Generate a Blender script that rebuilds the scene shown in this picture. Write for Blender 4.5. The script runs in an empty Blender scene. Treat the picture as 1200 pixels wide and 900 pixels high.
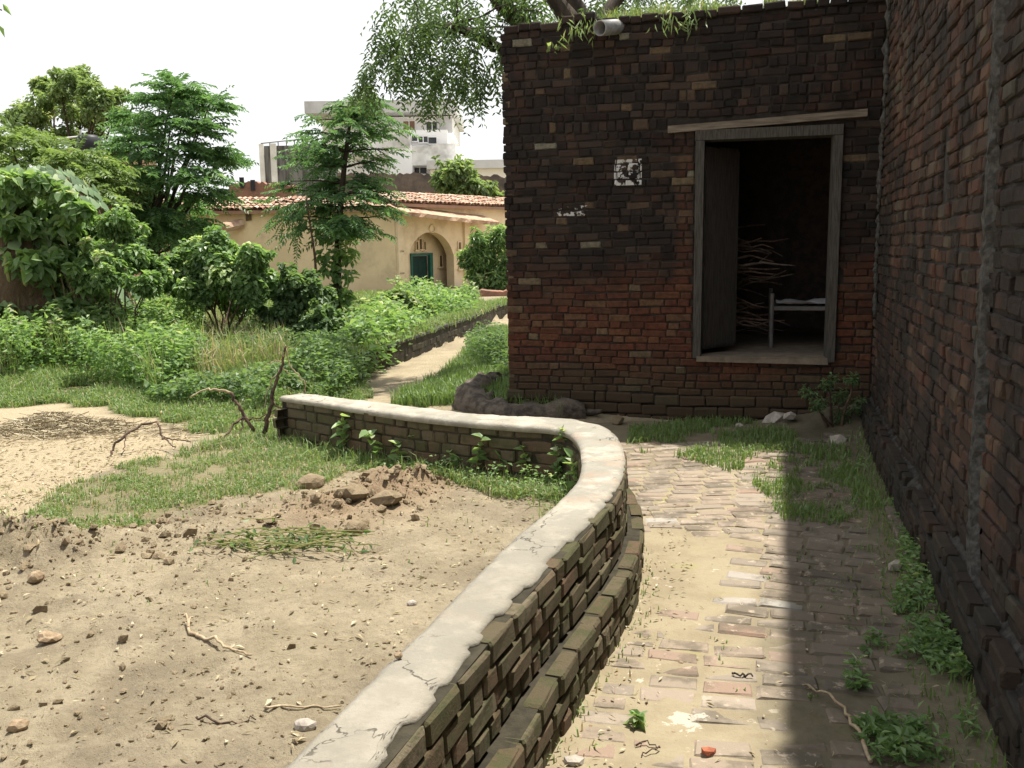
import bpy, math, random
import numpy as np
from mathutils import Vector, Matrix
random.seed(7)
R = np.random.default_rng(7)
SC = bpy.context.scene
COL = SC.collection

# ------------------------------------------------------------------ camera
FPX = 1080.0; PITCH = math.radians(8.64); ROLL = 0.015; CAM_H = 1.85
fw = np.array([0, math.cos(PITCH), -math.sin(PITCH)]); r0 = np.array([1.0, 0, 0]); u0 = np.cross(r0, fw)
rt = math.cos(ROLL) * r0 - math.sin(ROLL) * u0
up = math.cos(ROLL) * u0 + math.sin(ROLL) * r0
CAM = np.array([0, 0, CAM_H])
cd = bpy.data.cameras.new('camera'); cam = bpy.data.objects.new('camera', cd); COL.objects.link(cam)
cd.sensor_width = 36; cd.lens = 36 * FPX / 1200; cd.clip_start = 0.05; cd.clip_end = 2000
cam.matrix_world = Matrix(((rt[0], up[0], -fw[0], 0), (rt[1], up[1], -fw[1], 0), (rt[2], up[2], -fw[2], CAM_H), (0, 0, 0, 1)))
SC.camera = cam

# ------------------------------------------------------------------ light
SUN = np.array([0.2385, 0.221, 1.0]); SUN /= np.linalg.norm(SUN)
W = bpy.data.worlds.new('World'); SC.world = W; W.use_nodes = True
wn = W.node_tree.nodes; wl = W.node_tree.links
bg = wn['Background']
sky = wn.new('ShaderNodeTexSky'); sky.sky_type = 'NISHITA'; sky.sun_disc = False
sky.sun_elevation = math.asin(SUN[2]); sky.sun_rotation = math.atan2(SUN[0], SUN[1])
sky.air_density = 1.0; sky.dust_density = 1.5; sky.ozone_density = 1.0
hs = wn.new('ShaderNodeHueSaturation'); hs.inputs['Saturation'].default_value = 0.22; hs.inputs['Value'].default_value = 1.0
wl.new(sky.outputs[0], hs.inputs['Color'])
hz = wn.new('ShaderNodeMix'); hz.data_type = 'RGBA'; hz.inputs[0].default_value = 0.72      # thin white cloud over the blue
wl.new(hs.outputs[0], hz.inputs[6]); hz.inputs[7].default_value = (8.6, 8.7, 8.8, 1)
wl.new(hz.outputs[2], bg.inputs['Color'])
bg.inputs['Strength'].default_value = 0.08
sl = bpy.data.lights.new('sun', 'SUN'); sl.energy = 5.0; sl.angle = math.radians(0.9); sl.color = (1.0, 0.95, 0.85)
so = bpy.data.objects.new('sun', sl); COL.objects.link(so)
so.rotation_euler = Vector(SUN).to_track_quat('Z', 'Y').to_euler(); so.location = (3, 3, 20)
SC.view_settings.view_transform = 'Standard'; SC.view_settings.look = 'None'
SC.view_settings.exposure = 0.88; SC.view_settings.gamma = 1.0; SC.view_settings.use_curve_mapping = False
SC.cycles.max_bounces = 6; SC.cycles.transparent_max_bounces = 6

# ------------------------------------------------------------------ photo-to-world helpers
def ray(px, py): return fw + (px - 600) / FPX * rt - (py - 450) / FPX * up
def P(px, py, z=0.0):
    d = ray(px, py); return CAM + d * (z - CAM_H) / d[2]
def PY(px, py, Y):
    d = ray(px, py); return CAM + d * Y / d[1]
def PL(px, py, p0, n):
    d = ray(px, py); return CAM + d * (np.dot(np.asarray(p0) - CAM, n) / np.dot(d, n))
def proj(p):
    v = np.asarray(p) - CAM; z = v @ fw
    return 600 + FPX * (v @ rt) / z, 450 - FPX * (v @ up) / z, z

# ------------------------------------------------------------------ noise
def _h(i, j, s):
    n = (i.astype(np.int64) * 374761393 + j.astype(np.int64) * 668265263 + s * 69069) & 0x7fffffff
    n = ((n ^ (n >> 13)) * 1274126177) & 0x7fffffff
    return ((n ^ (n >> 16)) & 0xffff) / 65535.0
def vnoise(x, y, s=0):
    x = np.asarray(x, float); y = np.asarray(y, float)
    i = np.floor(x); j = np.floor(y); a = x - i; b = y - j
    a = a * a * (3 - 2 * a); b = b * b * (3 - 2 * b)
    return (_h(i, j, s) * (1 - a) + _h(i + 1, j, s) * a) * (1 - b) + (_h(i, j + 1, s) * (1 - a) + _h(i + 1, j + 1, s) * a) * b
def fbm(x, y, s=0, o=4):
    t = 0; w = 0.5
    for k in range(o):
        t = t + w * (vnoise(x * 2 ** k + 17.3 * k, y * 2 ** k - 9.1 * k, s + k) - 0.5); w *= 0.5
    return t
def sstep(a, b, x):
    t = np.clip((x - a) / (b - a), 0, 1); return t * t * (3 - 2 * t)
def inpoly(x, y, poly):
    r = np.zeros(np.shape(x), bool); n = len(poly)
    for k in range(n):
        x1, y1 = poly[k][0], poly[k][1]; x2, y2 = poly[(k + 1) % n][0], poly[(k + 1) % n][1]
        if y1 == y2: continue
        c = ((y1 > y) != (y2 > y)) & (x < (x2 - x1) * (y - y1) / (y2 - y1) + x1)
        r ^= c
    return r

# ------------------------------------------------------------------ materials
def mat(name):
    m = bpy.data.materials.new(name); m.use_nodes = True
    nt = m.node_tree; b = nt.nodes['Principled BSDF']; b.inputs['Specular IOR Level'].default_value = 0.25
    b.inputs['Roughness'].default_value = 0.9
    return m, nt, b
class NG:
    """small node-building helper"""
    def __init__(s, nt): s.nt = nt
    def n(s, t, **kw):
        x = s.nt.nodes.new(t)
        for k, v in kw.items(): setattr(x, k, v)
        return x
    def put(s, sock, v):
        if hasattr(v, 'is_linked') or isinstance(v, bpy.types.NodeSocket): s.nt.links.new(v, sock)
        else:
            if sock.type == 'RGBA' and len(v) == 3: v = (*v, 1)
            sock.default_value = v
    def math(s, op, a, b=0.0, clamp=False):
        x = s.n('ShaderNodeMath', operation=op, use_clamp=clamp); s.put(x.inputs[0], a); s.put(x.inputs[1], b); return x.outputs[0]
    def mix(s, f, a, b, mode='MIX'):
        x = s.n('ShaderNodeMix', data_type='RGBA', blend_type=mode); s.put(x.inputs[0], f); s.put(x.inputs[6], a); s.put(x.inputs[7], b); return x.outputs[2]
    def pos(s): return s.n('ShaderNodeNewGeometry').outputs['Position']
    def noise(s, vec, scale, detail=4, rough=0.6, sc3=None):
        if sc3:
            m = s.n('ShaderNodeMapping'); m.inputs['Scale'].default_value = sc3; s.put(m.inputs[0], vec); vec = m.outputs[0]
        x = s.n('ShaderNodeTexNoise'); x.inputs['Scale'].default_value = scale; x.inputs['Detail'].default_value = detail
        x.inputs['Roughness'].default_value = rough; s.put(x.inputs['Vector'], vec); return x.outputs[0]
    def ramp(s, f, stops):
        x = s.n('ShaderNodeValToRGB'); cr = x.color_ramp
        while len(cr.elements) < len(stops): cr.elements.new(0.5)
        for e, (p, c) in zip(cr.elements, stops): e.position = p; e.color = (*c, 1)
        s.put(x.inputs[0], f); return x.outputs[0]
    def step(s, f, a, b):
        x = s.n('ShaderNodeMapRange', interpolation_type='SMOOTHSTEP'); s.put(x.inputs[0], f)
        x.inputs[1].default_value = a; x.inputs[2].default_value = b; return x.outputs[0]
    def attr(s, name): return s.n('ShaderNodeAttribute', attribute_name=name).outputs['Fac']
    def rnd(s):
        return s.math('FRACT', s.math('ADD', s.n('ShaderNodeObjectInfo').outputs['Random'], s.attr('rnd')))
    def xyz(s, v):
        x = s.n('ShaderNodeSeparateXYZ'); s.put(x.inputs[0], v); return x.outputs
    def bump(s, b, h, strength=0.5, dist=0.02):
        x = s.n('ShaderNodeBump'); x.inputs['Strength'].default_value = strength; x.inputs['Distance'].default_value = dist
        s.put(x.inputs['Height'], h); s.nt.links.new(x.outputs[0], b.inputs['Normal'])

def leaf_mat(name, stops, trans=0.3, rough=0.5, obj_random=False):
    m, nt, b = mat(name); g = NG(nt)
    f = g.rnd() if obj_random else g.attr('rnd')
    c = g.ramp(f, stops)
    nz = g.noise(g.pos(), 60, 2)
    c = g.mix(g.math('MULTIPLY', g.step(nz, 0.4, 0.75), 0.25), c, g.mix(1.0, c, (0.6, 0.65, 0.4), 'MULTIPLY'))
    g.put(b.inputs['Base Color'], c); b.inputs['Roughness'].default_value = rough
    b.inputs['Specular IOR Level'].default_value = 0.45
    t = g.n('ShaderNodeBsdfTranslucent'); g.put(t.inputs[0], g.mix(1.0, c, (1.5, 1.55, 0.75), 'MULTIPLY'))
    mx = g.n('ShaderNodeMixShader'); mx.inputs[0].default_value = trans
    nt.links.new(b.outputs[0], mx.inputs[1]); nt.links.new(t.outputs[0], mx.inputs[2])
    nt.links.new(mx.outputs[0], nt.nodes['Material Output'].inputs[0])
    return m

def rough_mat(name, c1, c2, scale=8, c3=None, bump=0.4, bscale=None, rough=0.9, dist=0.01, sc3=None):
    m, nt, b = mat(name); g = NG(nt); p = g.pos()
    n = g.noise(p, scale, 6, 0.65, sc3)
    c = g.mix(g.step(n, 0.35, 0.65), c1, c2)
    if c3: c = g.mix(g.step(g.noise(p, scale * 0.35, 5, 0.7), 0.5, 0.68), c, c3)
    g.put(b.inputs['Base Color'], c); b.inputs['Roughness'].default_value = rough
    if bump: g.bump(b, g.noise(p, bscale or scale * 6, 6, 0.7, sc3), bump, dist)
    return m

M = {}
# ---- bricks of the sooty building
FA = P(597, 493); FB = P(1022, 508); Fd = (FB - FA) / np.linalg.norm(FB - FA); Fn = np.array([Fd[1], -Fd[0], 0])
def make_facade_brick():
    m, nt, b = mat('soot_brick'); g = NG(nt); p = g.pos(); r = g.rnd()
    c = g.ramp(r, [(0.0, (0.13, 0.045, 0.028)), (0.2, (0.24, 0.075, 0.045)), (0.45, (0.19, 0.065, 0.042)), (0.62, (0.27, 0.10, 0.055)),
                   (0.78, (0.16, 0.075, 0.05)), (0.93, (0.30, 0.145, 0.085)), (0.985, (0.30, 0.20, 0.13)), (1.0, (0.36, 0.31, 0.26))])
    nz = g.noise(p, 22, 6, 0.7)
    c = g.mix(g.step(nz, 0.35, 0.7), c, g.mix(1.0, c, (0.5, 0.5, 0.52), 'MULTIPLY'))
    z = g.xyz(p)[2]
    dn = g.n('ShaderNodeVectorMath', operation='DOT_PRODUCT'); sb = g.n('ShaderNodeVectorMath', operation='SUBTRACT')
    g.put(sb.inputs[0], p); sb.inputs[1].default_value = FA; nt.links.new(sb.outputs[0], dn.inputs[0]); dn.inputs[1].default_value = Fd
    u = dn.outputs['Value']
    big = g.noise(p, 1.5, 5, 0.65); mid = g.noise(p, 5, 4, 0.6)
    zz = g.math('ADD', z, g.math('MULTIPLY', g.math('SUBTRACT', big, 0.5), 2.3))
    soot = g.step(zz, 0.85, 1.95)
    soot = g.math('MULTIPLY', soot, g.math('SUBTRACT', 1.0, g.math('MULTIPLY', g.step(g.math('ABSOLUTE', g.math('SUBTRACT', u, 1.80)), 0.12, 0.02), g.math('MULTIPLY', g.step(z, 2.9, 2.6), 0.55))))
    soot = g.math('MULTIPLY', soot, g.math('ADD', 0.72, g.math('MULTIPLY', g.step(mid, 0.3, 0.6), 0.27)))
    soot = g.math('MULTIPLY', soot, g.step(g.math('SUBTRACT', 1.0, r), 0.0, 0.075))
    c = g.mix(1.0, c, (0.48, 0.54, 0.50), 'MULTIPLY'); sc_ = g.ramp(g.math('FRACT', g.math('MULTIPLY', r, 7.31)), [(0, (0.008, 0.007, 0.0065)), (.45, (0.016, 0.0135, 0.012)), (.8, (0.025, 0.018, 0.015)), (1, (0.043, 0.031, 0.025))]); c = g.mix(soot, c, sc_)
    foot = g.math('MULTIPLY', g.step(g.math('ADD', z, g.math('MULTIPLY', g.math('SUBTRACT', big, 0.5), 1.0)), 0.85, 0.30), 0.75)
    c = g.mix(foot, c, (0.050, 0.043, 0.026))
    # worn whitewashed square with a rubbed-out stencil, and a few splashes of it
    uu = g.math('ABSOLUTE', g.math('SUBTRACT', u, 1.245)); vv = g.math('ABSOLUTE', g.math('SUBTRACT', z, 2.53))
    box = g.math('MULTIPLY', g.math('LESS_THAN', uu, 0.135), g.math('LESS_THAN', vv, 0.125))
    edge = g.math('MAXIMUM', g.math('GREATER_THAN', uu, 0.11), g.math('GREATER_THAN', vv, 0.10))
    wob = g.noise(p, 17, 6, 0.62)
    pt = g.math('MULTIPLY', box, g.step(g.math('ADD', wob, g.math('MULTIPLY', edge, 0.06)), 0.50, 0.54))
    u2 = g.math('ABSOLUTE', g.math('SUBTRACT', u, 0.68)); v2 = g.math('ABSOLUTE', g.math('SUBTRACT', z, 2.17))
    sp = g.math('MULTIPLY', g.math('MULTIPLY', g.math('LESS_THAN', u2, 0.16), g.math('LESS_THAN', v2, 0.05)), g.step(wob, 0.54, 0.58))
    c = g.mix(g.math('MAXIMUM', pt, sp), c, (0.46, 0.45, 0.44))
    g.put(b.inputs['Base Color'], c); g.bump(b, g.noise(p, 70, 6, 0.75), 0.7, 0.012)
    return m
M['facade'] = make_facade_brick()
def make_wall_brick():
    m, nt, b = mat('worn_red_brick'); g = NG(nt); p = g.pos(); r = g.rnd()
    c = g.ramp(r, [(0.0, (0.095, 0.055, 0.042)), (0.3, (0.165, 0.078, 0.057)), (0.5, (0.20, 0.088, 0.063)), (0.7, (0.12, 0.072, 0.056)),
                   (0.85, (0.26, 0.13, 0.085)), (1.0, (0.20, 0.16, 0.12))])
    big = g.noise(p, 1.7, 5, 0.65)
    c = g.mix(1.0, c, (0.44, 0.49, 0.47), 'MULTIPLY'); c = g.mix(g.math('MULTIPLY', g.step(big, 0.40, 0.60), 0.85), c, (0.018, 0.0155, 0.013))
    c = g.mix(g.math('MULTIPLY', g.step(g.noise(p, 30, 5, 0.7), 0.5, 0.75), 0.5), c, (0.075, 0.067, 0.06))
    z = g.xyz(p)[2]
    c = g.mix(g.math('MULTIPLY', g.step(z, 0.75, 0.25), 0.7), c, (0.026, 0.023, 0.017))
    g.put(b.inputs['Base Color'], c); g.bump(b, g.noise(p, 60, 6, 0.75), 0.8, 0.014)
    return m
M['wallbrick'] = make_wall_brick()
def make_moss_brick():
    m, nt, b = mat('mossy_brick'); g = NG(nt); p = g.pos(); r = g.rnd()
    c = g.ramp(r, [(0.0, (0.085, 0.067, 0.038)), (0.35, (0.11, 0.088, 0.054)), (0.6, (0.12, 0.076, 0.048)), (0.8, (0.075, 0.068, 0.032)), (1.0, (0.15, 0.12, 0.08))])
    c = g.mix(g.math('MULTIPLY', g.step(g.noise(p, 9, 5, 0.7), 0.45, 0.62), 0.75), c, (0.058, 0.062, 0.026))
    c = g.mix(g.math('MULTIPLY', g.step(g.noise(p, 45, 4, 0.7), 0.55, 0.7), 0.6), c, (0.045, 0.04, 0.024))
    g.put(b.inputs['Base Color'], c); g.bump(b, g.noise(p, 80, 6, 0.75), 0.8, 0.012)
    return m
M['moss'] = make_moss_brick()
def make_paving():
    m, nt, b = mat('paving_brick'); g = NG(nt); p = g.pos(); r = g.rnd()
    c = g.ramp(r, [(0.0, (0.225, 0.178, 0.135)), (0.3, (0.275, 0.220, 0.165)), (0.55, (0.21, 0.176, 0.138)), (0.85, (0.29, 0.24, 0.188)), (0.97, (0.24, 0.162, 0.118)), (1.0, (0.32, 0.30, 0.265))])
    c = g.mix(g.math('MULTIPLY', g.step(g.noise(p, 3.0, 5, 0.65), 0.47, 0.6), 0.75), c, (0.115, 0.096, 0.070)); dd_ = g.n('ShaderNodeVectorMath', operation='DOT_PRODUCT'); s2_ = g.n('ShaderNodeVectorMath', operation='SUBTRACT'); g.put(s2_.inputs[0], p); s2_.inputs[1].default_value = (3.42, 8.668, 0); nt.links.new(s2_.outputs[0], dd_.inputs[0]); dd_.inputs[1].default_value = (-0.9615, 0.275, 0); c = g.mix(g.math('MULTIPLY', g.step(g.math('ADD', dd_.outputs['Value'], g.math('MULTIPLY', g.noise(p, 2.5, 5, .65), .5)), 1.25, .95), 0.5), c, (0.085, 0.074, 0.056))  # bricks darkened towards the tall wall, its shade painted into their colour
    c = g.mix(g.math('MULTIPLY', g.step(g.noise(p, 14, 5, 0.7), 0.56, 0.68), 0.6), c, (0.44, 0.36, 0.28))
    lm = g.n('ShaderNodeVectorMath', operation='DISTANCE'); g.put(lm.inputs[0], p); lm.inputs[1].default_value = P(802, 842, 0.01)
    c = g.mix(g.math('MULTIPLY', g.step(g.math('ADD', lm.outputs['Value'], g.math('MULTIPLY', g.noise(p, 14, 5, .7), .30)), .222, .206), .7), c, (0.47, 0.43, 0.36))   # spilt lime
    g.put(b.inputs['Base Color'], c); g.bump(b, g.noise(p, 70, 6, 0.75), 0.6, 0.008)
    return m
M['paving'] = make_paving()
M['moss_dark'] = rough_mat('dark_moss_brick', (0.040, 0.036, 0.022), (0.065, 0.055, 0.036), 9)
M['mortar'] = rough_mat('dark_mortar', (0.018, 0.0155, 0.013), (0.036, 0.030, 0.025), 12)
M['mortar_grey'] = rough_mat('grey_mortar', (0.062, 0.057, 0.051), (0.026, 0.024, 0.021), 14, bump=0.9, dist=0.02)
M['mortar_moss'] = rough_mat('mossy_mortar', (0.045, 0.038, 0.024), (0.022, 0.019, 0.012), 12)
M['ledge'] = rough_mat('broken_mortar_ledge', (0.085, 0.078, 0.068), (0.025, 0.023, 0.02), 18, bump=0.9, dist=0.02)
M['strip'] = rough_mat('grey_cement', (0.085, 0.081, 0.074), (0.036, 0.034, 0.03), 30, bump=0.8, bscale=90)
def make_cement():
    m, nt, b = mat('cement_coping'); g = NG(nt); p = g.pos()
    c = g.mix(g.step(g.noise(p, 6, 8, 0.75), 0.40, 0.58), (0.37, 0.34, 0.285), (0.285, 0.26, 0.212))
    z3 = g.noise(p, 2.6, 9, 0.68)
    c = g.mix(g.math('MULTIPLY', g.step(z3, 0.47, 0.55), 0.6), c, (0.20, 0.19, 0.16))
    c = g.mix(g.math('MULTIPLY', g.step(g.noise(p, 2.2, 9, 0.68, (1, 1.3, 1)), 0.54, 0.62), 0.45), c, (0.30, 0.215, 0.155))
    c = g.mix(g.math('MULTIPLY', g.step(g.noise(p, 30, 4, 0.7), 0.62, 0.72), 0.6), c, (0.20, 0.17, 0.13))
    yy_ = g.xyz(p)[1]; c = g.mix(g.math('MULTIPLY', g.step(g.math('ADD', yy_, g.math('MULTIPLY', g.noise(p, 1.5, 5), 2.0)), 5.6, 4.4), .55), c, (0.20, 0.182, 0.145))
    vor = g.n('ShaderNodeTexVoronoi', feature='DISTANCE_TO_EDGE'); vor.inputs['Scale'].default_value = 2.3; wv = g.n('ShaderNodeVectorMath', operation='ADD'); g.put(wv.inputs[0], p); nv = g.n('ShaderNodeTexNoise'); nv.inputs['Scale'].default_value = 7; nv.inputs['Detail'].default_value = 5; sv = g.n('ShaderNodeVectorMath', operation='SCALE'); sv.inputs['Scale'].default_value = .35; nt.links.new(nv.outputs['Color'], sv.inputs[0]); nt.links.new(sv.outputs[0], wv.inputs[1]); nt.links.new(wv.outputs[0], vor.inputs['Vector'])
    crk = g.math('MULTIPLY', g.step(vor.outputs['Distance'], 0.010, 0.002), g.step(g.noise(p, 1.7, 3), .50, .56)); c = g.mix(g.math('MULTIPLY', crk, .8), c, (0.06, 0.05, 0.04))
    g.put(b.inputs['Base Color'], c); g.bump(b, g.math('SUBTRACT', g.noise(p, 40, 7, 0.7), g.math('MULTIPLY', crk, .6)), 0.6, 0.012)
    return m
M['cement'] = make_cement()
def make_ground():
    m, nt, b = mat('yard_soil'); g = NG(nt); p = g.pos()
    a = g.noise(p, 3.2, 6, 0.65); f = g.noise(p, 28, 6, 0.75)
    c = g.mix(g.step(a, 0.4, 0.62), (0.285, 0.236, 0.155), (0.36, 0.302, 0.205))
    c = g.mix(g.math('MULTIPLY', g.step(f, 0.45, 0.7), 0.55), c, (0.18, 0.138, 0.090))
    c = g.mix(g.math('MULTIPLY', g.step(g.noise(p, 1.1, 7, 0.7), 0.48, 0.62), 0.6), c, (0.185, 0.15, 0.105))
    c = g.mix(g.math('MULTIPLY', g.step(g.noise(p, 95, 3, 0.6), 0.66, 0.72), 0.7), c, (0.45, 0.38, 0.28))
    c = g.mix(g.math('MULTIPLY', g.attr('pale'), 0.85), c, g.mix(g.step(f, 0.4, 0.7), (0.43, 0.35, 0.23), (0.33, 0.265, 0.17)))
    c = g.mix(g.math('MULTIPLY', g.attr('red'), 0.6), c, (0.30, 0.20, 0.12))
    c = g.mix(g.math('MULTIPLY', g.attr('green'), 0.75), c, g.mix(g.step(f, 0.4, 0.65), (0.115, 0.12, 0.045), (0.21, 0.175, 0.085)))
    g.put(b.inputs['Base Color'], c)
    g.bump(b, g.math('ADD', g.noise(p, 35, 8, 0.75), g.math('MULTIPLY', g.noise(p, 120, 4, 0.7), 0.4)), 0.9, 0.03)
    return m
M['ground'] = make_ground()
def make_mud():
    m, nt, b = mat('path_mud'); g = NG(nt); p = g.pos()
    f = g.noise(p, 20, 6, 0.7)
    c = g.mix(g.step(g.noise(p, 3, 5, 0.6), 0.4, 0.62), (0.28, 0.235, 0.155), (0.23, 0.19, 0.124))
    c = g.mix(g.math('MULTIPLY', g.step(f, 0.48, 0.7), 0.4), c, (0.23, 0.165, 0.10))
    c = g.mix(g.math('MULTIPLY', g.step(g.noise(p, 2.2, 4, 0.6), 0.56, 0.68), 0.5), c, (0.255, 0.235, 0.09))
    c = g.mix(g.math('MULTIPLY', g.step(g.noise(p, 5.5, 5, 0.7), 0.63, 0.68), 0.75), c, (0.52, 0.45, 0.36))
    lm = g.n('ShaderNodeVectorMath', operation='DISTANCE'); g.put(lm.inputs[0], p); lm.inputs[1].default_value = P(802, 842, 0.01)
    c = g.mix(g.math('MULTIPLY', g.step(g.math('ADD', lm.outputs['Value'], g.math('MULTIPLY', g.noise(p, 14, 5, .7), .30)), .222, .206), .7), c, (0.47, 0.43, 0.36))   # spilt lime
    x = g.attr('shade_stain')  # mossy stain, deepened by wall shade painted into the mud
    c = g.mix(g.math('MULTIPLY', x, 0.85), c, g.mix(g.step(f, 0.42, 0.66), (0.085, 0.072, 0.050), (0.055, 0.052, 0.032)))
    g.put(b.inputs['Base Color'], c); g.bump(b, g.noise(p, 45, 8, 0.72), 0.6, 0.014)
    return m
M['mud'] = make_mud()
M['grass'] = leaf_mat('grass_blade', [(0, (0.124, 0.196, 0.070)), (0.45, (0.174, 0.253, 0.089)), (0.8, (0.248, 0.310, 0.136)), (0.9, (0.397, 0.310, 0.227)), (1, (0.497, 0.380, 0.337))], 0.35, 0.55)
M['straw'] = leaf_mat('dry_straw', [(0, (0.20, 0.16, 0.10)), (0.5, (0.36, 0.30, 0.19)), (1, (0.50, 0.44, 0.33))], 0.1, 0.8)
M['neem'] = leaf_mat('neem_leaf', [(0, (0.050, 0.086, 0.040)), (0.5, (0.081, 0.132, 0.054)), (0.85, (0.137, 0.196, 0.080)), (1, (0.212, 0.253, 0.116))], 0.46)
M['darktree'] = leaf_mat('dark_leaf', [(0, (0.068, 0.127, 0.071)), (0.5, (0.102, 0.196, 0.089)), (0.85, (0.170, 0.284, 0.132)), (1, (0.272, 0.360, 0.211))], 0.46)
M['paletree'] = leaf_mat('pale_leaf', [(0, (0.110, 0.156, 0.073)), (0.5, (0.168, 0.240, 0.102)), (0.85, (0.246, 0.324, 0.150)), (1, (0.350, 0.372, 0.236))], 0.46)
M['shrub'] = leaf_mat('shrub_leaf', [(0, (0.102, 0.171, 0.076)), (0.5, (0.165, 0.269, 0.112)), (0.85, (0.277, 0.390, 0.180)), (1, (0.461, 0.536, 0.328))], 0.46, 0.4)  # brighter end paints sunlight onto the shrub tops
M['weed'] = leaf_mat('weed_leaf', [(0, (0.102, 0.175, 0.070)), (0.5, (0.162, 0.263, 0.105)), (0.85, (0.256, 0.362, 0.166)), (1, (0.446, 0.450, 0.326))], 0.46, 0.45)
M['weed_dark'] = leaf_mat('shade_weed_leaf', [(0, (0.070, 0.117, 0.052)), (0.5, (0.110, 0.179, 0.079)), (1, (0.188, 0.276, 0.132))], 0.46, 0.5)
M['gourd'] = leaf_mat('gourd_leaf', [(0, (0.087, 0.144, 0.072)), (0.5, (0.137, 0.218, 0.107)), (0.9, (0.212, 0.299, 0.153)), (1, (0.373, 0.380, 0.116))], 0.3, 0.6, True)
M['bark'] = rough_mat('bark', (0.085, 0.065, 0.048), (0.04, 0.032, 0.025), 10, bump=1.0, dist=0.03, sc3=(1, 1, 0.25))
M['deadwood'] = rough_mat('dead_wood', (0.20, 0.165, 0.13), (0.07, 0.056, 0.044), 9, bump=1.0, dist=0.03)
M['twig'] = rough_mat('dry_twig', (0.13, 0.085, 0.06), (0.05, 0.035, 0.027), 20)
M['pale_twig'] = rough_mat('pale_twig', (0.42, 0.34, 0.23), (0.28, 0.21, 0.13), 20)
M['stem'] = rough_mat('green_stem', (0.13, 0.15, 0.05), (0.20, 0.19, 0.07), 20)
M['wood'] = rough_mat('grey_weathered_wood', (0.085, 0.077, 0.068), (0.040, 0.036, 0.031), 16, bump=0.6, sc3=(5, 5, 0.35))
M['lintel'] = rough_mat('pale_timber', (0.20, 0.165, 0.128), (0.11, 0.088, 0.068), 10, bump=0.5, sc3=(0.4, 0.4, 5))
M['door'] = rough_mat('old_door_plank', (0.085, 0.075, 0.065), (0.045, 0.038, 0.033), 16, bump=0.5, sc3=(5, 5, 0.35))
M['sill'] = rough_mat('dusty_sill', (0.20, 0.16, 0.12), (0.13, 0.105, 0.08), 8)
M['room'] = rough_mat('dim_room_wall', (0.075, 0.055, 0.045), (0.045, 0.034, 0.028), 9)
M['clod'] = rough_mat('soil_clod', (0.28, 0.218, 0.138), (0.20, 0.153, 0.095), 18, bump=0.9, dist=0.015)
M['stone'] = rough_mat('pale_stone', (0.42, 0.38, 0.33), (0.27, 0.235, 0.20), 14)
M['pebble'] = rough_mat('pebble', (0.34, 0.26, 0.17), (0.20, 0.14, 0.085), 30)
M['redbrick'] = rough_mat('broken_brick', (0.36, 0.12, 0.065), (0.25, 0.08, 0.045), 18)
M['ochre'] = rough_mat('ochre_plaster', (0.72, 0.57, 0.365), (0.64, 0.50, 0.315), 1.6, (0.52, 0.415, 0.275), 0.3, 30)
M['ochre_pale'] = rough_mat('pale_plaster', (0.72, 0.585, 0.40), (0.64, 0.51, 0.345), 2.5, (0.54, 0.42, 0.275), 0.3, 30)
M['tile'] = rough_mat('roof_tile', (0.38, 0.235, 0.16), (0.46, 0.335, 0.24), 5, (0.22, 0.13, 0.09), 0.4)
M['thatch'] = rough_mat('brown_thatch', (0.20, 0.14, 0.085), (0.12, 0.085, 0.055), 8, sc3=(3, 3, 0.5), bump=0.9, dist=0.05)
M['green_paint'] = rough_mat('green_door_paint', (0.010, 0.045, 0.036), (0.007, 0.03, 0.025), 6, bump=0.2, rough=0.6)
M['green_frame'] = rough_mat('green_frame_paint', (0.03, 0.14, 0.105), (0.025, 0.11, 0.085), 6, bump=0.2, rough=0.6)
M['oldbrick'] = rough_mat('distant_old_brick', (0.19, 0.145, 0.115), (0.12, 0.095, 0.08), 2.5, (0.085, 0.072, 0.065), 0.6, 12, dist=0.05)
M['redwall'] = rough_mat('distant_red_brick', (0.30, 0.155, 0.105), (0.22, 0.12, 0.085), 3, (0.16, 0.10, 0.08), 0.6, 12, dist=0.05)
M['white'] = rough_mat('white_render', (0.90, 0.89, 0.88), (0.84, 0.83, 0.82), 0.5, None, 0.15, 8)
M['whitegrey'] = rough_mat('stained_white_render', (0.80, 0.785, 0.75), (0.55, 0.53, 0.49), 0.55, (0.25, 0.235, 0.21), 0.3, 8)
M['grey_concrete'] = rough_mat('grey_concrete', (0.58, 0.58, 0.58), (0.50, 0.495, 0.49), 0.8, (0.42, 0.415, 0.41), 0.3, 8)
M['blackstain'] = rough_mat('black_stained_concrete', (0.19, 0.185, 0.175), (0.06, 0.056, 0.053), 1.6, None, 0.4, 8, sc3=(2, 2, 0.25))
M['window'] = rough_mat('dark_window', (0.04, 0.045, 0.05), (0.06, 0.065, 0.07), 2, bump=0, rough=0.25)
M['brownwin'] = rough_mat('brown_shutter', (0.30, 0.19, 0.12), (0.24, 0.15, 0.10), 2, bump=0.1)
M['black'] = rough_mat('black_plastic', (0.018, 0.02, 0.025), (0.03, 0.03, 0.035), 3, bump=0.05, rough=0.5)
M['pipe'] = rough_mat('grey_pvc', (0.26, 0.26, 0.255), (0.17, 0.165, 0.16), 12, bump=0.15, rough=0.5)
M['pipe_in'] = rough_mat('pipe_inside', (0.03, 0.03, 0.03), (0.02, 0.02, 0.02), 12, bump=0)
M['cloth'] = rough_mat('white_cloth', (0.85, 0.85, 0.86), (0.7, 0.7, 0.72), 10, bump=0.3)
M['iron'] = rough_mat('dull_iron', (0.16, 0.15, 0.14), (0.11, 0.10, 0.095), 12, bump=0.1, rough=0.6)

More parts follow.
